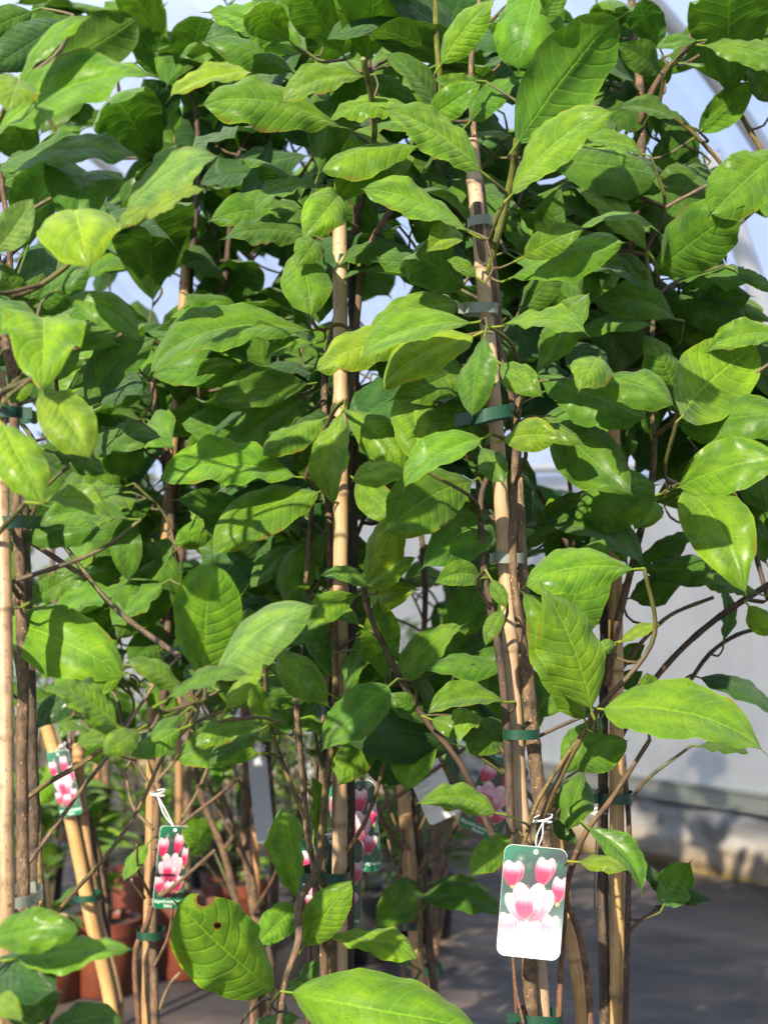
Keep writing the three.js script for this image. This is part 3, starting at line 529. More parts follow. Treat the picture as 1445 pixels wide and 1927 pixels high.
{ // P3: behind P1 on the right
  const P = magnolia('young magnolia on a golden cane standing just behind the one with the large label', 1160, 2.5, FRONT);
  cane(P, 2.46, 2.47, [[1161, 1927], [1160, 1500], [1158, 1200], [1154, 940], [1152, 800]], 14, [0.58, 0.37, 0.14]);
  wood(P, 'stem', 2.47, 2.5, [[1138, 1927], [1134, 1600], [1136, 1300], [1140, 1050], [1150, 800]], 11.5, 8, 'dark', true);
  wood(P, 'stem', 2.44, 2.46, [[1176, 1927], [1181, 1700], [1183, 1560], [1172, 1420]], 6.5, 5, 'dark', true);
  wood(P, 'stem', 2.46, 2.42, [[1140, 1290], [1160, 1180], [1190, 1060], [1214, 960], [1228, 880], [1231, 818]], 7.5, 5.5, 'brown');
  wood(P, 'branch', 2.42, 2.38, [[1231, 822], [1250, 806], [1266, 795], [1290, 752]], 5, 5.5, 'olive');
  wood(P, 'branch', 2.42, 2.44, [[1231, 822], [1226, 780], [1222, 720], [1228, 600]], 4.5, 4.5, 'brown');
  wood(P, 'branch', 2.42, 2.4, [[1215, 950], [1245, 930], [1275, 912]], 4.5, 4.5, 'green');
  wood(P, 'branch', 2.44, 2.46, [[1228, 620], [1222, 540], [1216, 470], [1232, 500]], 5, 4, 'green');
  wood(P, 'stem', 2.6, 2.62, [[1150, 800], [1180, 560], [1190, 430], [1205, 300], [1204, 170], [1192, 60], [1185, -40]], 10, 7, 'brown');
  wood(P, 'branch', 2.6, 2.52, [[1203, 230], [1222, 180], [1252, 130], [1275, 112], [1310, 40], [1322, -20]], 6, 5, 'brown');
  wood(P, 'branch', 2.5, 2.5, [[1168, 1260], [1210, 1205], [1260, 1158], [1342, 1124]], 4.5, 3.5, 'brown');
  wood(P, 'branch', 2.52, 2.5, [[1160, 1400], [1230, 1280], [1310, 1195], [1390, 1135], [1460, 1092]], 5.5, 6.5, 'dark');
  wood(P, 'branch', 2.56, 2.54, [[1250, 1345], [1285, 1300], [1335, 1230], [1385, 1195], [1425, 1183]], 4.5, 4, 'dark');
  wood(P, 'branch', 2.46, 2.48, [[1178, 1762], [1200, 1735], [1238, 1712], [1246, 1702]], 3.5, 3.5, 'brown');
  wood(P, 'branch', 2.6, 2.56, [[1445, 305], [1390, 210], [1330, 100], [1300, 60]], 5, 4, 'olive');
  wood(P, 'branch', 2.52, 2.48, [[1372, 328], [1330, 278], [1290, 238], [1240, 200]], 4, 4, 'olive');
  wood(P, 'branch', 2.6, 2.6, [[1445, 1130], [1420, 1040], [1400, 960], [1380, 900]], 5, 4, 'dark');
  wood(P, 'branch', 2.62, 2.62, [[1075, 1060], [1078, 980], [1068, 880]], 5, 4, 'brown');
  wood(P, 'branch', 2.62, 2.62, [[1140, 1160], [1060, 1010], [1010, 920]], 5, 4, 'dark');
  tie(P, 2.45, 1158, 1502, 32, 20, 0.0, false, -22, 0.03);
  leaves(P, `
1373 178 1386 -12 150 bdo -4
1325 82 1462 122 42 ug -12 10
1310 78 1236 88 28 um -10
1240 136 1164 86 60 um -2
1240 88 1200 8 66 bd 2
1316 246 1412 160 62 bg 6
1292 236 1170 200 32 ud -8 8
1206 290 1092 274 34 ul -10 10
1090 286 1180 302 34 ul -12 10
992 372 1238 346 58 ud -4 8
990 402 1133 424 26 um -6 18
1217 472 1090 360 48 ul -14 8
1228 512 1378 402 112 ugo -12
1465 288 1343 396 108 ugo -16
1330 312 1230 432 112 ud 6
1445 192 1404 120 46 ud 4
1465 60 1410 160 60 um 8
1270 602 1122 574 78 ug -16 22
1275 778 1221 636 60 ug -12
1284 782 1425 652 136 blao -18
1462 628 1338 655 54 ul -14 10
1276 796 1475 776 84 ug -14 -8
1278 916 1465 868 98 ul -20 10
1180 692 1102 590 118 ud 4
1225 820 1214 748 34 um -6
1225 933 1003 1026 64 ul -14 22
1230 945 1194 996 58 ul -14
1290 918 1392 1104 128 ul -22 14
1240 602 1402 560 74 ud 2 8
1252 622 1362 612 64 ug 4
1255 522 1422 532 38 ud -2 10
1380 505 1447 548 26 um -4
1160 540 1080 494 28 um -2
1230 566 1164 478 38 um -6
1262 562 1402 602 64 ud 0
1332 570 1447 602 28 um 2
1180 1062 1154 988 34 ul -10
1190 1066 1297 1004 28 ud -8
1184 1126 1276 1098 58 ud 0
1208 1072 1358 1082 54 ud 2
1427 1116 1313 1094 34 um -4
1408 1140 1450 1196 44 uy -8
1318 1276 1452 1346 32 us -2 10
1362 1204 1358 1110 26 ud 2
1318 1404 1402 1412 28 ud 0
1172 1242 1212 1214 38 ud 6
1172 1292 1207 1264 36 ud 8
1247 1706 1293 1627 68 bma -4
1246 1682 1208 1626 22 us -2
1250 1703 1333 1694 24 us -2
1400 870 1440 960 60 ud 8
1350 975 1440 1010 50 ud 10
1300 1000 1230 1060 40 ud 10
`);
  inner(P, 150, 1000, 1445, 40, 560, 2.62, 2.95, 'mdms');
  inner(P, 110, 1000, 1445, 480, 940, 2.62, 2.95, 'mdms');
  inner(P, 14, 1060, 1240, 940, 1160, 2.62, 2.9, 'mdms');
}
{ // P4: left edge, nearer
  const P = magnolia('young magnolia at the left edge on a thick blurred cane, bright broad leaves above', 25, 1.75, FRONT);
  cane(P, 1.58, 1.70, [[12, 1740], [10, 1400], [8, 1150], [2, 900], [-4, 700]], 17, [0.44, 0.285, 0.15]);
  wood(P, 'stem', 1.72, 1.75, [[48, 1927], [46, 1720], [42, 1480], [44, 1250], [38, 1080], [30, 900], [22, 700], [0, 600], [-20, 480]], 14, 8, 'brown', true);
  wood(P, 'stem', 1.80, 1.80, [[78, 1927], [66, 1700], [64, 1500], [58, 1280], [52, 1130], [46, 950]], 12, 9, 'dark', true);
  wood(P, 'stem', 1.79, 1.82, [[82, 1800], [76, 1650], [70, 1500], [46, 1350], [22, 1150]], 6, 5, 'olive', true);
  wood(P, 'stem', 1.8, 1.8, [[30, 900], [24, 600], [14, 420], [-6, 300], [-40, 200]], 7, 4, 'brown');
  wood(P, 'branch', 1.76, 1.92, [[40, 1512], [92, 1472], [150, 1440], [215, 1395], [262, 1370], [305, 1356], [345, 1338], [372, 1330], [384, 1300]], 5, 4, 'olive');
  wood(P, 'branch', 1.76, 1.98, [[42, 1642], [90, 1575], [160, 1478], [215, 1408], [250, 1350], [305, 1270], [338, 1236]], 4, 3.2, 'pale');
  wood(P, 'branch', 1.78, 2.02, [[80, 1760], [130, 1690], [200, 1612], [262, 1520], [310, 1420], [360, 1365], [425, 1336]], 4.2, 3.4, 'olive');
  tie(P, 1.68, 24, 984, 32, 24, 0.06, false, 0, 0.05);
  tie(P, 1.70, 14, 778, 36, 22, -0.03, false, 22, 0.05);
  tie(P, 1.70, 30, 1694, 36, 20, 0.05, true, 0, 0.035);
  leaves(P, `
33 168 164 27 28 ula -16
-18 258 268 144 88 ul -14 14
40 160 17 212 84 uy -20
120 38 -10 128 82 us 8
60 20 -30 60 60 um 10
-12 332 250 298 44 um -8 14
50 472 150 250 78 bd 8
236 404 395 292 66 up -10 12
172 335 147 418 148 um -4
140 405 166 500 146 uy -16
296 384 224 428 28 uy -12
276 410 384 357 24 uy -13 6
-12 480 58 378 68 up -16
70 616 77 728 148 uy -18
75 728 164 856 98 uy -22
4 798 78 940 98 uy -24
78 946 202 968 50 ul -16 14
130 560 257 637 66 ug -10 12
228 622 138 647 42 ug -4
176 604 119 642 28 ul -6
60 700 24 757 38 ul -10
42 586 8 500 48 um -2
50 580 80 508 36 um -2
55 586 166 500 60 ud 2
100 850 192 886 42 ud 4
240 976 82 986 58 ug -4 10
45 1012 184 1000 58 um 0 10
62 1130 140 1084 48 ul -6
383 1282 398 1068 126 ulo -2
405 1272 582 1146 86 up -8 12
346 1306 246 1242 46 ul -12
312 1316 456 1262 28 ug -14 -8
220 1366 91 1296 54 ul -14 10
180 1265 74 1362 48 us -6
260 1374 198 1414 50 ul -16
250 1378 150 1400 34 ul -10
340 1372 250 1420 40 ul -6
425 1332 497 1238 26 uy -10
495 1362 374 1403 46 ul -8 14
490 1372 394 1436 32 um -4
340 1345 280 1400 36 um -4
`);
  inner(P, 30, -120, 200, 380, 1000, 1.85, 2.2, 'mdsg', [0.09, 0.14], -10);
  inner(P, 26, -260, 60, 100, 1300, 1.65, 2.1, 'mgls', [0.09, 0.14], -100);
}
{ // lower left corner, nearest of all
  const P = magnolia('young magnolia mostly cut off by the lower left corner, broad leaves close to the lens', -150, 1.5, FRONT);
  wood(P, 'stem', 1.5, 1.5, [[-120, 1927], [-90, 1850], [-60, 1820], [-30, 1790]], 9, 6, 'brown', true);
  wood(P, 'branch', 1.5, 1.5, [[-60, 1840], [-20, 1880], [20, 1930], [60, 1960]], 6, 5, 'olive');
  leaves(P, `
-18 1764 140 1757 86 ul -6 6
35 1796 236 1786 58 ul -2 -14
-12 1832 106 1868 118 us 0
8 1925 112 1878 64 um 3
88 1942 224 1924 56 um 4 10
-12 1878 38 1920 48 uy -10
`);
}
{ // P5: left, farther
  const P = magnolia('slender young magnolia left of the middle with a small picture label tied beside its cane', 285, 2.95, FRONT);
  P.d = 2.85;
  cane(P, 2.94, 2.94, [[276, 1927], [283, 1600], [290, 1290], [306, 1080], [330, 790], [346, 560], [352, 480]], 10, [0.44, 0.27, 0.11]);
  cane(P, 2.98, 2.98, [[318, 1060], [340, 800], [344, 740]], 10, [0.58, 0.36, 0.16]);
  wood(P, 'stem', 2.9, 2.94, [[292, 1927], [288, 1750], [302, 1400], [318, 1140], [322, 980], [318, 880], [300, 800], [285, 700], [280, 640]], 9, 5, 'brown', true);
  wood(P, 'stem', 2.9, 2.9, [[262, 1927], [256, 1790], [282, 1720], [292, 1600]], 6, 5, 'red', true);
  wood(P, 'stem', 2.95, 2.98, [[325, 980], [335, 800], [352, 600], [368, 400], [374, 280], [362, 190], [335, 150]], 9, 3, 'dark');
  wood(P, 'stem', 3.0, 3.0, [[420, 560], [436, 400], [446, 300], [470, 250]], 6, 3, 'dark');
  wood(P, 'branch', 2.9, 2.9, [[300, 1900], [322, 1850], [340, 1830]], 3.5, 3, 'pale');
  wood(P, 'branch', 2.9, 2.86, [[272, 1690], [248, 1655]], 4, 3, 'pale');
  wood(P, 'branch', 2.88, 2.8, [[282, 1700], [325, 1670], [405, 1600]], 4, 3.5, 'brown');
  wood(P, 'branch', 2.9, 2.8, [[290, 1600], [350, 1545], [420, 1490], [455, 1460]], 4, 3, 'brown');
  for (const t of [[[285, 1640], [330, 1560], [372, 1490], [400, 1420]], [[300, 1500], [260, 1440], [232, 1370]], [[288, 1560], [252, 1520], [236, 1450]], [[296, 1470], [345, 1410], [360, 1350], [362, 1290]], [[290, 1820], [318, 1760], [326, 1700]], [[286, 1690], [262, 1640], [258, 1590]]]) wood(P, 'branch', 2.9, rr(2.75, 3.0), t, 3.2, 2.2, 'pale');
  tie(P, 2.88, 282, 1760, 24, 15, 0.0, false, 0, 0.03);
  tie(P, 2.9, 286, 1385, 20, 15, 0.05, false, 0, 0.03);
  leaves(P, `
73 148 248 36 108 bdo 6
313 76 225 -20 74 bl 10
340 156 248 58 72 bm 12
366 172 392 44 98 bdo 4
460 102 345 108 28 um 0 10
484 132 326 181 32 uy -8 12
326 242 272 152 74 us 14
294 304 212 200 124 bdo 2
288 566 300 392 150 bdo 0
577 292 424 332 58 us 2
308 610 198 676 52 us -4
272 640 270 732 84 um -2
452 700 362 714 54 ud 4
297 812 484 774 58 bm -4 18
286 780 152 735 38 ud 2 12
302 830 172 820 54 ud 4
266 892 198 828 80 um 6
300 925 182 990 60 ud 4
324 1044 230 1188 104 um -10
216 1098 174 1208 64 um 2
252 1036 108 1076 32 ug 4 10
246 1228 148 1250 30 ud 2
322 1180 246 1242 74 ud 4
412 985 333 1022 48 ul -8
452 1060 428 1182 54 ul -6
390 1598 348 1560 42 ul -4
276 1590 234 1652 28 ul -2
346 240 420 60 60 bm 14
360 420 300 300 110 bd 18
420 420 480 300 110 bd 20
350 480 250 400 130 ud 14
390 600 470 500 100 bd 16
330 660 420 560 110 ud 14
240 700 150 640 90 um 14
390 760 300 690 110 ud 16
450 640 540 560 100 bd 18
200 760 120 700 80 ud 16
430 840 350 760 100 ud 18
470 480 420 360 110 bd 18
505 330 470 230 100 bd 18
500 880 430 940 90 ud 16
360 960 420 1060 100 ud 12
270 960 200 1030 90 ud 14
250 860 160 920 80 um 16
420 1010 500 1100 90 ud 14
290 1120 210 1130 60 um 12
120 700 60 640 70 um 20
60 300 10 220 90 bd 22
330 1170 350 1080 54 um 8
`);
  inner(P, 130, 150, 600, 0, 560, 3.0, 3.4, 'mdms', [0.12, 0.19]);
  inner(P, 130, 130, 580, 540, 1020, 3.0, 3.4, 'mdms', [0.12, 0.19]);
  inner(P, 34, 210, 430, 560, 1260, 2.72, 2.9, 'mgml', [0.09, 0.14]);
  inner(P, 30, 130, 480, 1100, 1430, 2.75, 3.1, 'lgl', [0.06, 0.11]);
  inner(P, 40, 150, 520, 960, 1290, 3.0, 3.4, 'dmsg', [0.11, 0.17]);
}
{ // P6: two leaning canes far left
  const P = magnolia('leaning pair of golden canes with a thin magnolia at far left before the terracotta pots', 215, 3.55, FRONT);
  cane(P, 3.5, 3.5, [[214, 1927], [170, 1720], [140, 1570], [110, 1440], [80, 1340]], 13, [0.62, 0.38, 0.14]);
  cane(P, 3.52, 3.52, [[220, 1880], [184, 1730], [164, 1600], [150, 1480], [148, 1400]], 11.5, [0.60, 0.36, 0.16]);
  wood(P, 'stem', 3.54, 3.54, [[205, 1790], [190, 1640], [160, 1520], [120, 1380], [112, 1200], [100, 1060], [102, 900], [108, 700]], 8, 4, 'brown', true);
  wood(P, 'stem', 3.56, 3.56, [[205, 1700], [195, 1640], [176, 1560], [140, 1440], [150, 1240], [180, 1120], [186, 1050]], 5, 4, 'brown');
  tie(P, 3.46, 163, 1690, 24, 13, 0.02, false, 0, 0.03);
  leaves(P, `
120 1460 60 1510 40 ul 0
130 1400 200 1380 34 ug 2
105 1120 170 1160 44 ul 4
110 1200 60 1240 46 ug 4
186 1060 130 1100 40 ul 0
`);
  inner(P, 40, 20, 240, 700, 1320, 3.6, 4.1, 'mgdl', [0.11, 0.17]);
  inner(P, 30, -40, 240, 20, 700, 3.6, 4.1, 'mdms', [0.12, 0.2]);
}
{ // P7: behind the middle cane
  const P = magnolia('young magnolia on a brown cane between the middle plant and the large label', 775, 3.15, FRONT);
  cane(P, 3.12, 3.12, [[795, 1927], [782, 1780], [768, 1600], [757, 1470]], 13, [0.52, 0.32, 0.14]);
  wood(P, 'stem', 3.13, 3.13, [[818, 1927], [806, 1760], [790, 1600], [780, 1480], [790, 1300], [800, 1100], [780, 900]], 9, 5, 'dark', true);
  wood(P, 'stem', 3.1, 3.1, [[765, 1900], [750, 1720], [758, 1560]], 5, 4, 'brown', true);
  wood(P, 'stem', 3.1, 3.12, [[800, 1700], [792, 1640], [840, 1540], [855, 1450], [850, 1300]], 5, 4, 'brown');
  wood(P, 'branch', 3.05, 2.95, [[757, 1600], [730, 1560], [690, 1480]], 4.5, 4, 'brown');
  wood(P, 'branch', 2.95, 2.9, [[640, 1600], [700, 1540], [760, 1490], [830, 1440], [885, 1400]], 4, 4, 'brown');
  wood(P, 'branch', 3.05, 3.0, [[790, 1800], [792, 1720], [788, 1690]], 5, 4, 'olive');
  for (const t of [[[770, 1600], [740, 1540], [720, 1470], [716, 1400]], [[790, 1560], [820, 1490], [850, 1420]], [[775, 1680], [745, 1640], [730, 1580]], [[800, 1500], [770, 1420], [762, 1340]], [[786, 1640], [830, 1600], [870, 1540]]]) wood(P, 'branch', 3.1, rr(2.95, 3.2), t, 3.2, 2.2, 'brown');
  tie(P, 3.08, 768, 1741, 20, 15, 0.0, false, 0, 0.03);
  leaves(P, `
792 1662 712 1738 74 um -8
788 1690 940 1720 54 ud -10 12
800 1688 892 1655 42 um -6
`);
  inner(P, 70, 640, 900, 640, 1360, 3.2, 3.6, 'mdms', [0.12, 0.19]);
  inner(P, 60, 560, 1000, -20, 700, 3.2, 3.6, 'mdms', [0.13, 0.2]);
}
{ // P8, P10: farther stems
  const P = magnolia('bare brown magnolia stem with a white strip label left of the middle', 490, 3.75, FRONT);
  wood(P, 'stem', 3.7, 3.7, [[492, 1927], [480, 1720], [462, 1570], [466, 1440], [460, 1300], [470, 1000], [480, 700], [470, 400], [475, 100]], 13, 5, 'brown', true);
  wood(P, 'stem', 3.66, 3.66, [[478, 1870], [445, 1700], [420, 1600], [380, 1500], [362, 1400], [370, 1240]], 9, 5, 'brown', true);
  wood(P, 'branch', 3.66, 3.6, [[420, 1600], [440, 1570], [428, 1520], [412, 1480]], 5, 4, 'brown');
  for (const t of [[[470, 1640], [430, 1560], [390, 1470], [372, 1390]], [[468, 1560], [500, 1490], [520, 1420]], [[440, 1690], [400, 1640], [372, 1600]], [[465, 1500], [436, 1430], [430, 1350]], [[476, 1720], [520, 1640], [545, 1560]]]) wood(P, 'branch', 3.68, rr(3.5, 3.8), t, 3.2, 2.2, 'brown');
  wood(P, 'stem', 3.8, 3.8, [[510, 1800], [516, 1600], [504, 1450], [500, 1380]], 10, 9, 'dark', true);
  cane(P, 3.85, 3.85, [[478, 1500], [430, 900], [394, 415]], 8, [0.50, 0.27, 0.12]);
  leaves(P, `
432 1368 410 1470 62 ug 0
396 1590 350 1540 46 ul 2
470 1470 455 1530 36 ud 0
`);
  inner(P, 70, 340, 640, 300, 1330, 3.9, 4.4, 'mdgs', [0.12, 0.19]);
  inner(P, 22, 340, 640, 80, 420, 3.9, 4.2, 'mdms', [0.13, 0.2]);
  const Q = magnolia('thin grey magnolia stem behind the brown cane, its tie low above a black pot', 818, 3.9, FRONT);
  wood(Q, 'stem', 3.85, 3.85, [[812, 1927], [818, 1760], [822, 1620], [818, 1500], [835, 1300], [850, 1100]], 12, 6, 'brown', true);
  wood(Q, 'stem', 3.85, 3.85, [[806, 1860], [832, 1720], [842, 1600], [850, 1500], [848, 1400]], 6, 5, 'brown', true);
  tie(Q, 3.8, 815, 1828, 17, 14, 0.0, false, 0, 0.03);
  inner(Q, 40, 700, 1010, 700, 1300, 4.0, 4.5, 'mdms', [0.13, 0.2]);
}
{ // far rear row
  const spots = [['tall blurred magnolia far back at the left edge, sky above it', -10, 4.3, -130, 110, 250], ['tall blurred magnolia in a terracotta pot far behind the leaning golden canes', 196, 5.2, 60, 320, 500], ['tall blurred magnolia in a terracotta pot far behind the slender plant with the small label', 350, 5.4, 200, 470, 640]];
  for (const [label, x, d, x0, x1, y0] of spots) {
    const P = magnolia(label, x, d, 'magnolias of the rear row', x > 0 ? M.terracotta : M.blackPot, x > 0 ? 0.105 : 0.14, x > 0 ? 0.215 : 0.25);
    wood(P, 'stem', d, d, [[x, 1700], [x + 5, 1300], [x - 8, 900], [x + 4, y0 + 120]], 10, 6, 'brown', true);
    cane(P, d + 0.05, d + 0.05, [[x - 12, 1700], [x - 14, 1000], [x - 10, y0 - 40]], 7, [0.40, 0.22, 0.10]);
    inner(P, 36, x0, x1, y0, 1060, d - 0.25, d + 0.45, 'mgll', [0.12, 0.19]);
  }
}
// ---------------------------------------------------------------- picture labels and care labels hanging on strings
function flowerPrint(pale) {
  const W = 256, H = 460, c = document.createElement('canvas'); c.width = W; c.height = H; const g = c.getContext('2d');
  const bg = g.createLinearGradient(0, 0, W, H * 0.6); bg.addColorStop(0, '#138a5c'); bg.addColorStop(0.28, '#2f6a55'); bg.addColorStop(0.5, '#3a4244'); bg.addColorStop(1, '#1c5a45'); g.fillStyle = bg; g.fillRect(0, 0, W, H);
  const blob = (x, y, r, col, a) => { const q = g.createRadialGradient(x, y, 0, x, y, r); q.addColorStop(0, col); q.addColorStop(1, 'rgba(0,0,0,0)'); g.globalAlpha = a; g.fillStyle = q; g.fillRect(x - r, y - r, 2 * r, 2 * r); g.globalAlpha = 1; };
  blob(70, 55, 36, '#d8d0c0', 0.7); blob(105, 80, 40, '#8a8680', 0.6); blob(225, 70, 60, '#1f9068', 0.6); blob(20, 230, 90, '#27a06f', 0.7); blob(60, 330, 90, '#dfeee0', 0.75); blob(200, 340, 90, '#8fc58a', 0.6); blob(150, 300, 110, '#d8376f', 0.55);
  const petal = (x, y, w, h, rot, tipCol, baseCol) => {
    g.save(); g.translate(x, y); g.rotate(rot); const q = g.createLinearGradient(0, -h / 2, 0, h / 2); q.addColorStop(0, tipCol); q.addColorStop(0.25, '#f0bccc'); q.addColorStop(0.5, baseCol); q.addColorStop(1, '#a3113f'); g.fillStyle = q;
    g.beginPath(); g.moveTo(-w * 0.06, -h / 2); g.bezierCurveTo(w * 0.72, -h * 0.42, w * 0.6, h * 0.3, 0, h / 2); g.bezierCurveTo(-w * 0.66, h * 0.3, -w * 0.66, -h * 0.40, -w * 0.06, -h / 2); g.fill(); g.save(); g.clip();
    for (let k = -4; k <= 4; k++) { g.strokeStyle = k % 2 ? 'rgba(170,20,70,0.28)' : 'rgba(255,240,245,0.25)'; g.lineWidth = 1 + (k & 1); g.beginPath(); g.moveTo(k * w * 0.02, h / 2); g.quadraticCurveTo(k * w * 0.16, 0, k * w * 0.1, -h * 0.42); g.stroke(); }
    g.restore(); g.strokeStyle = 'rgba(250,228,205,0.75)'; g.lineWidth = 1.6; g.stroke(); g.restore(); };
  const bud = (x, y, w, h, rot) => { petal(x + w * 0.2, y - h * 0.03, w * 0.62, h * 0.94, rot + 0.12, '#f3c6d4', '#c02458'); petal(x - w * 0.2, y, w * 0.62, h, rot - 0.10, '#fbe3ea', '#cf3565'); petal(x - w * 0.02, y + h * 0.05, w * 0.72, h * 0.9, rot, '#ffffff', '#d62c60'); g.fillStyle = '#b9a86a'; g.beginPath(); g.ellipse(x - Math.sin(rot) * h * 0.5, y + h * 0.5, w * 0.15, h * 0.08, 0.3, 0, 7); g.fill(); g.strokeStyle = '#5b4a34'; g.lineWidth = 3; g.beginPath(); g.moveTo(x, y + h * 0.54); g.lineTo(x + 6, y + h * 0.8); g.stroke(); };
  bud(44, 120, 82, 112, -0.04); bud(170, 100, 78, 122, 0.12); bud(234, 172, 60, 116, 0.08);
  bud(42, 330, 72, 100, -0.2); bud(128, 356, 92, 104, 0.05); bud(204, 322, 66, 98, 0.25);
  for (const [dx, dy, rot, w, h] of [[-50, 26, -0.6, 52, 120], [48, 10, 0.42, 56, 128], [-28, -8, -0.22, 62, 128], [22, -10, 0.16, 66, 128]]) petal(120 + dx * 1.12, 232 + dy, w * 1.22, h * 1.14, rot, '#ffffff', '#eab0c2');
  petal(104, 250, 84, 108, -0.02, '#f7d3de', '#db2f62'); petal(150, 240, 36, 104, 0.16, '#ffffff', '#f3dfe4');
  for (let i = 0; i < 260; i++) { const x = rnd() * W, y = 350 + rnd() * 60; g.fillStyle = ['#2f7a3a', '#58a048', '#1d5a30', '#c9d8a8'][i % 4]; g.globalAlpha = 0.5; g.fillRect(x, y, 2 + rnd() * 7, 1.5 + rnd() * 4); } g.globalAlpha = 1;
  g.fillStyle = '#067a50'; g.fillRect(0, 404, W, 56); g.fillStyle = '#f4f7f2'; g.font = 'italic bold 25px sans-serif'; g.textAlign = 'center'; g.fillText('Magnolia soulangeana', W / 2, 429, W - 18); g.font = 'bold 24px sans-serif'; g.fillText("'Rubra'", W / 2, 453);
  if (pale) { // sun glare painted as a white fade over the lower half, plus dirt specks
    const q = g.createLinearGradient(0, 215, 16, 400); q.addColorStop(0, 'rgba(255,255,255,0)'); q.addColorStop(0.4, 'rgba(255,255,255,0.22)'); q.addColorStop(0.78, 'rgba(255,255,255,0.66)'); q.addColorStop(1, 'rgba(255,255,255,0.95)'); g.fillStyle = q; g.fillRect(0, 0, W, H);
    g.strokeStyle = '#4a4640'; g.lineWidth = 2; for (const [x, y, a, b] of [[60, 352, 7, 1], [80, 356, 6, 9], [196, 344, 8, 6], [134, 296, 2, 2], [218, 366, 3, 2], [236, 372, 3, 2], [186, 410, 4, 2], [214, 392, 3, 1]]) { g.beginPath(); g.moveTo(x, y); g.lineTo(x + a, y + b); g.stroke(); }
  }
  const t = new THREE.CanvasTexture(c); t.colorSpace = THREE.SRGBColorSpace; return t;
}
function carePrint() {
  const W = 220, H = 400, c = document.createElement('canvas'); c.width = W; c.height = H; const g = c.getContext('2d'); g.fillStyle = '#f1efe8'; g.fillRect(0, 0, W, H); g.fillStyle = '#77746e';
  for (const [x0, y0, n, w] of [[100, 90, 6, 95], [18, 150, 4, 110]]) for (let i = 0; i < n; i++) for (let x = x0; x < x0 + w * (0.7 + 0.3 * ((i * 7) % 5) / 5);) { const l = 5 + ((x * 13 + i * 7) % 11); g.fillRect(x, y0 + i * 11, l, 3); x += l + 4; }
  g.strokeStyle = '#6a6864'; g.lineWidth = 2.5; for (const [x, y] of [[18, 218], [92, 218], [18, 272], [92, 272]]) g.strokeRect(x, y, 66, 44); g.fillRect(46, 236, 12, 3); g.fillRect(42, 244, 18, 3);
  const t = new THREE.CanvasTexture(c); t.colorSpace = THREE.SRGBColorSpace; return t;
}
const printMat = (t, rough = 0.35, k = 0.58) => phy({ name: 'printed_card', map: t, color: new THREE.Color(k, k * 0.97, k * 0.97), roughness: rough, clearcoat: 0.6, clearcoatRoughness: 0.28 });
const flowerMat = printMat(flowerPrint(false)), paintedGlareMat = printMat(flowerPrint(true), 0.3, 0.44), careMat = printMat(carePrint(), 0.5);
// a thin rounded card, bowed, with its print on one face; centre, size, turn about the view line, yaw and pitch
function card(label, c, w, h, roll, yaw, pitch, bow, face, group, tieTo, r = 0.14) {
  const o = thing('plant_label', label, 'plant label', c, group), nu = 12, nv = 30, th = 0.0004;
  const q = new THREE.Quaternion().setFromEuler(new THREE.Euler(pitch, yaw, roll, 'ZYX'));
  const sheet = (z, flip, m = 0) => { const P = [], UV = [], I = []; for (let j = 0; j <= nv; j++) { const v = 1 - Math.cos(j / nv * Math.PI); const y = v / 2 * 2 - 1, yy = y * h / 2, rr_ = r * w, e = Math.max(0, Math.abs(yy) - (h / 2 - rr_)), hw = w / 2 - rr_ + Math.sqrt(Math.max(0, rr_ * rr_ - e * e)); for (let i = 0; i <= nu; i++) { const u = i / nu * 2 - 1, x = u * (hw - m); const k = bow * ((0.5 - y * 0.5) ** 2) * h - 0.06 * bow * x * x / w; const p = V(x, yy * (1 - m / h * 2), z + k).applyQuaternion(q); P.push(p.x + c.x, p.y + c.y, p.z + c.z); UV.push(0.5 + x / w, 0.5 + yy / h); } } for (let j = 0; j < nv; j++) for (let i = 0; i < nu; i++) { const a = j * (nu + 1) + i; flip ? I.push(a, a + nu + 1, a + 1, a + 1, a + nu + 1, a + nu + 2) : I.push(a, a + 1, a + nu + 1, a + 1, a + nu + 2, a + nu + 1); } const g = new THREE.BufferGeometry(); g.setAttribute('position', new THREE.Float32BufferAttribute(P, 3)); g.setAttribute('uv', new THREE.Float32BufferAttribute(UV, 2)); g.setIndex(I); g.computeVertexNormals(); return g; };
  part('card', mergeGeometries([sheet(th, false), sheet(-th, true)]), M.white, o);
  part('print', sheet(face > 0 ? th * 2.2 : -th * 2.2, face < 0, 0.0002), arguments[8] === 0 ? careMat : (o.userData.pale ? paintedGlareMat : flowerMat), o);
  const top = V(0, h * 0.452, th * 3).applyQuaternion(q).add(c);
  const ey = new THREE.TorusGeometry(0.0022, 0.0006, 6, 16); ey.applyQuaternion(q); ey.translate(top.x, top.y, top.z); part('eyelet', ey, M.string, o);
  if (tieTo) {
    const m = top.clone().lerp(tieTo, 0.5).add(V(0.002, 0, 0.006)), m2 = top.clone().lerp(tieTo, 0.45).add(V(-0.004, 0, 0.004)), s1 = bar([top, m, tieTo], [0.0007], { sides: 5, step: 0.006 }), s2 = bar([top.clone().add(V(0.001, 0, -0.002)), m2, tieTo], [0.0007], { sides: 5, step: 0.006 });
    const loops = []; for (let k = 0; k < 3; k++) { const pts = []; for (let i = 0; i <= 14; i++) { const a = i / 14 * 6.283; pts.push(tieTo.clone().add(V(Math.cos(a) * 0.0115, 0.003 * Math.sin(a + k) + (k - 1) * 0.0028, Math.sin(a) * 0.0115 - 0.009))); } loops.push(bar(pts, [0.0007], { sides: 5, step: 0.003 })); }
    part('string', mergeGeometries([s1, s2, ...loops]), M.string, o);
  }
  return o;
}
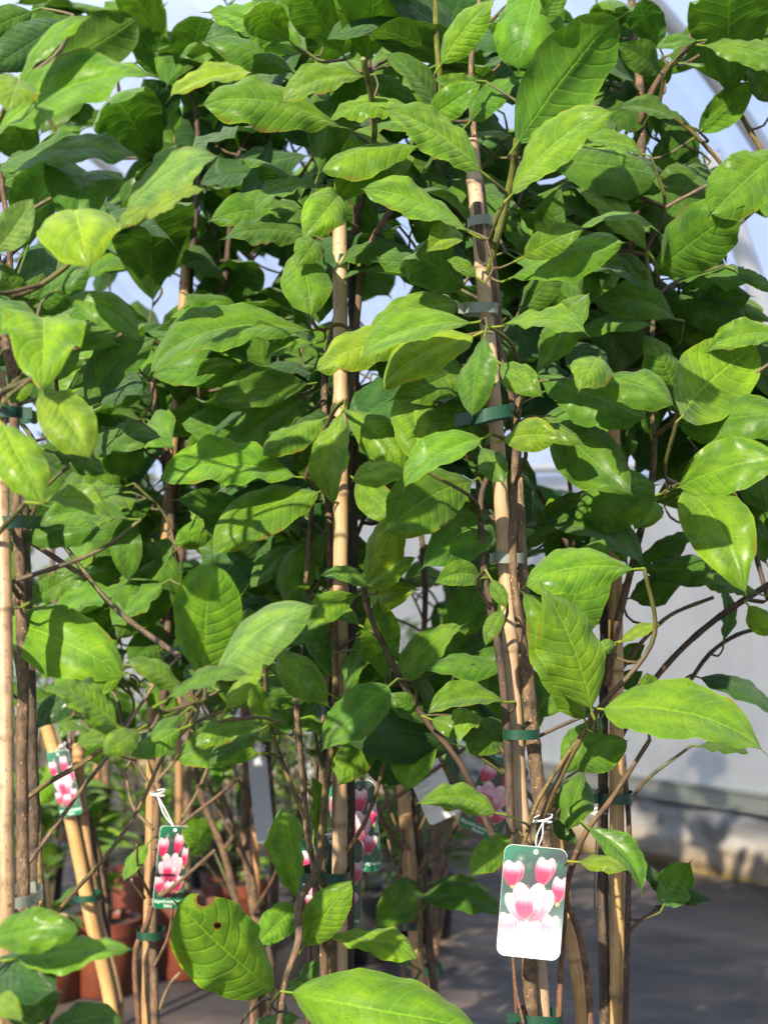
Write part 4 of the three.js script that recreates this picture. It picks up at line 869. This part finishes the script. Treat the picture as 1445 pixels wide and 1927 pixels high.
const LABELS = 'labels hanging on the magnolias', px = (n, d) => n * d / FPX;
const big = card('large pale picture label of pink tulip-shaped flowers, sun glare painted white at its foot', at(1001, 1697, 2.06), px(119, 2.06), px(206, 2.06), -0.075, -0.12, -0.08, 0.05, 1, LABELS, at(1022, 1545, 2.115));
big.children.find((k) => k.name === 'print').material = paintedGlareMat;
card('dark picture label of pink flowers directly behind the middle cane, upper of the two there', at(668, 1556, 2.52), px(88, 2.52), px(172, 2.52), 0.09, -0.1, 0.02, 0.0, 1, LABELS, at(664, 1440, 2.42));
card('picture label of pink flowers behind the middle cane, the lower and wider one there', at(622, 1662, 2.38), px(118, 2.38), px(172, 2.38), -0.02, 0.05, 0.0, -0.02, 1, LABELS, at(624, 1570, 2.34));
card('picture label of deep pink flowers tilted behind the brown stem above the large pale label', at(928, 1500, 2.7), px(86, 2.7), px(152, 2.7), -0.42, 0.1, 0.05, 0.0, 1, LABELS, at(950, 1420, 2.4));
card('narrow picture label of pink flowers tied with white string beside the slender left plant', at(323, 1632, 2.86), px(58, 2.86), px(156, 2.86), -0.10, 0.35, 0.0, 0.0, 1, LABELS, at(296, 1495, 2.88));
card('blurred picture label of pink flowers between the two leaning golden canes', at(122, 1474, 3.47), px(48, 3.47), px(125, 3.47), 0.22, -0.3, 0.0, 0.0, 1, LABELS, at(112, 1405, 3.5));
card('picture label of pink flowers cut by the left edge behind the thick cane', at(-16, 1590, 1.84), px(62, 1.84), px(190, 1.84), -0.03, 0.1, 0.0, 0.0, 1, LABELS, at(-10, 1480, 1.8));
const care = card('white care label with small print and boxes, tilted, behind the leaf right of the middle', at(812, 1480, 2.95), px(66, 2.95), px(132, 2.95), 0.40, 0.2, -0.1, 0.0, 1, LABELS, at(790, 1405, 3.0));
care.children.find((k) => k.name === 'print').material = careMat;
const strip = card('plain white label hanging edgewise by the bare brown stems', at(491, 1505, 3.62), px(38, 3.62), px(158, 3.62), 0.04, 0.5, -0.1, 0.06, 1, LABELS, at(488, 1410, 3.66));
strip.children.find((k) => k.name === 'print').material = std({ name: 'grey_card', color: new THREE.Color(0.34, 0.345, 0.35), roughness: 0.5 });
const edge = card('label seen edge-on as a pale line beside the golden cane', at(1120, 1640, 2.52), px(70, 2.52), px(165, 2.52), -0.03, 1.42, 0.0, 0.0, 1, LABELS, at(1128, 1530, 2.47));

// ---------------------------------------------------------------- pots and low plants farther back
function shrub(name, label, cat, x, d, w, h, potMat, potR, potH, style, group) {
  const p = at(x, PH / 2, d); p.y = 0.004; const o = thing(name, label, cat, p, group);
  if (potMat) pot(o, potR, potH, potMat);
  const list = [], y0 = potMat ? potH * 0.9 : 0, n = style === 'fine' ? 420 : style === 'conifer' ? 900 : 150, stems = [];
  for (let k = 0; k < 7; k++) { const a = rnd() * 6.28, q = rr(0.2, 0.8) * w; stems.push(bar([V(p.x, y0, p.z), V(p.x + Math.cos(a) * q * 0.4, y0 + h * 0.5, p.z + Math.sin(a) * q * 0.4), V(p.x + Math.cos(a) * q, y0 + h * rr(0.7, 1), p.z + Math.sin(a) * q)], [0.004, 0.0015], { sides: 5, step: 0.06, tint: () => [0.12, 0.10, 0.03] })); }
  part('stem', mergeGeometries(stems), M.twig, o);
  for (let k = 0; k < n; k++) {
    const a = rnd() * 6.28, t = Math.sqrt(rnd()), e = style === 'conifer' ? Math.sqrt(1 - t * 0.92) : Math.sin(Math.PI * (0.15 + 0.8 * t)), q = Math.sqrt(rr(0.15, 1)) * w * e, B = V(p.x + Math.cos(a) * q, y0 + h * t, p.z + Math.sin(a) * q);
    const L = style === 'fine' ? rr(0.05, 0.09) : style === 'conifer' ? rr(0.04, 0.07) : rr(0.09, 0.15), A = V(Math.cos(a) + rr(-0.5, 0.5), rr(-0.2, 0.8), Math.sin(a) + rr(-0.5, 0.5)).normalize(), kinds = style === 'conifer' ? 'lyly' : style === 'fine' ? 'glly' : 'glly', base = TINT[kinds[Math.floor(rnd() * 4)]], j = rr(0.75, 1.25);
    list.push(bladeGeo(B, B.clone().addScaledVector(A, L), V(rr(-0.5, 0.5), 1, rr(-0.3, 0.44)), L * (style === 'conifer' ? 0.16 : style === 'fine' ? 0.30 : 0.42), { nu: 2, nv: 5, fold: 0.3, arch: 0.08, wave: 0.02, tint: base.map((c) => c * j) }));
  }
  const f = part('foliage', mergeGeometries(list), leafMat.u[0], o); f.userData.kind = 'stuff';
  return o;
}
const LOW = 'low potted shrubs behind the magnolias', TP = M.terracotta, BP = M.blackPot;
shrub('potted_shrub', 'leafy shrub in an orange pot behind the foot of the leaning canes', 'shrub', 268, 5.9, 0.2, 0.55, TP, 0.105, 0.215, 'fine', LOW);
shrub('potted_shrub', 'leafy shrub in a terracotta pot at the far left beside the thick cane', 'shrub', 95, 5.15, 0.17, 0.42, TP, 0.105, 0.215, 'broad', LOW);
shrub('potted_shrub', 'leafy shrub in the orange pot behind the bare brown stems', 'shrub', 445, 5.75, 0.22, 0.6, TP, 0.11, 0.215, 'fine', LOW);
shrub('potted_conifer', 'feathery light green conifer behind the stems left of the middle cane', 'conifer', 555, 5.3, 0.15, 0.85, BP, 0.1, 0.2, 'conifer');
shrub('potted_shrub', 'fine leaved shrub in a black pot right behind the dark label at the middle', 'shrub', 685, 5.6, 0.2, 0.5, BP, 0.11, 0.21, 'conifer', LOW);
shrub('potted_shrub', 'small shrub in a black pot beneath the white care label', 'shrub', 800, 5.9, 0.14, 0.4, BP, 0.1, 0.2, 'fine', LOW);
shrub('potted_shrub', 'broad leaved shrub far back between the leaning canes and the slender cane', 'shrub', 240, 6.4, 0.35, 0.95, BP, 0.12, 0.22, 'broad', LOW);
shrub('potted_shrub', 'bushy light green shrub far back behind the bare brown stems', 'shrub', 410, 6.7, 0.35, 0.95, BP, 0.12, 0.22, 'fine', LOW);
shrub('potted_shrub', 'bushy shrub far back left, above the leftmost terracotta pot', 'shrub', 60, 6.3, 0.35, 1.0, BP, 0.12, 0.22, 'fine', LOW);
shrub('potted_shrub', 'yellow-green shrub far back behind the middle cane', 'shrub', 590, 6.9, 0.3, 0.9, BP, 0.12, 0.22, 'fine', LOW);
shrub('potted_shrub', 'green shrub far back behind the brown cane right of the middle', 'shrub', 730, 7.2, 0.28, 0.75, BP, 0.12, 0.22, 'fine', LOW);
shrub('potted_shrub', 'large loose shrub far back between the left stems, against the plastic wall', 'shrub', 150, 7.6, 0.5, 1.5, BP, 0.14, 0.24, 'broad', LOW);
shrub('potted_shrub', 'large loose shrub far back left of the middle, against the plastic wall', 'shrub', 330, 8.0, 0.5, 1.45, BP, 0.14, 0.24, 'broad', LOW);

renderer.render(scene, camera);
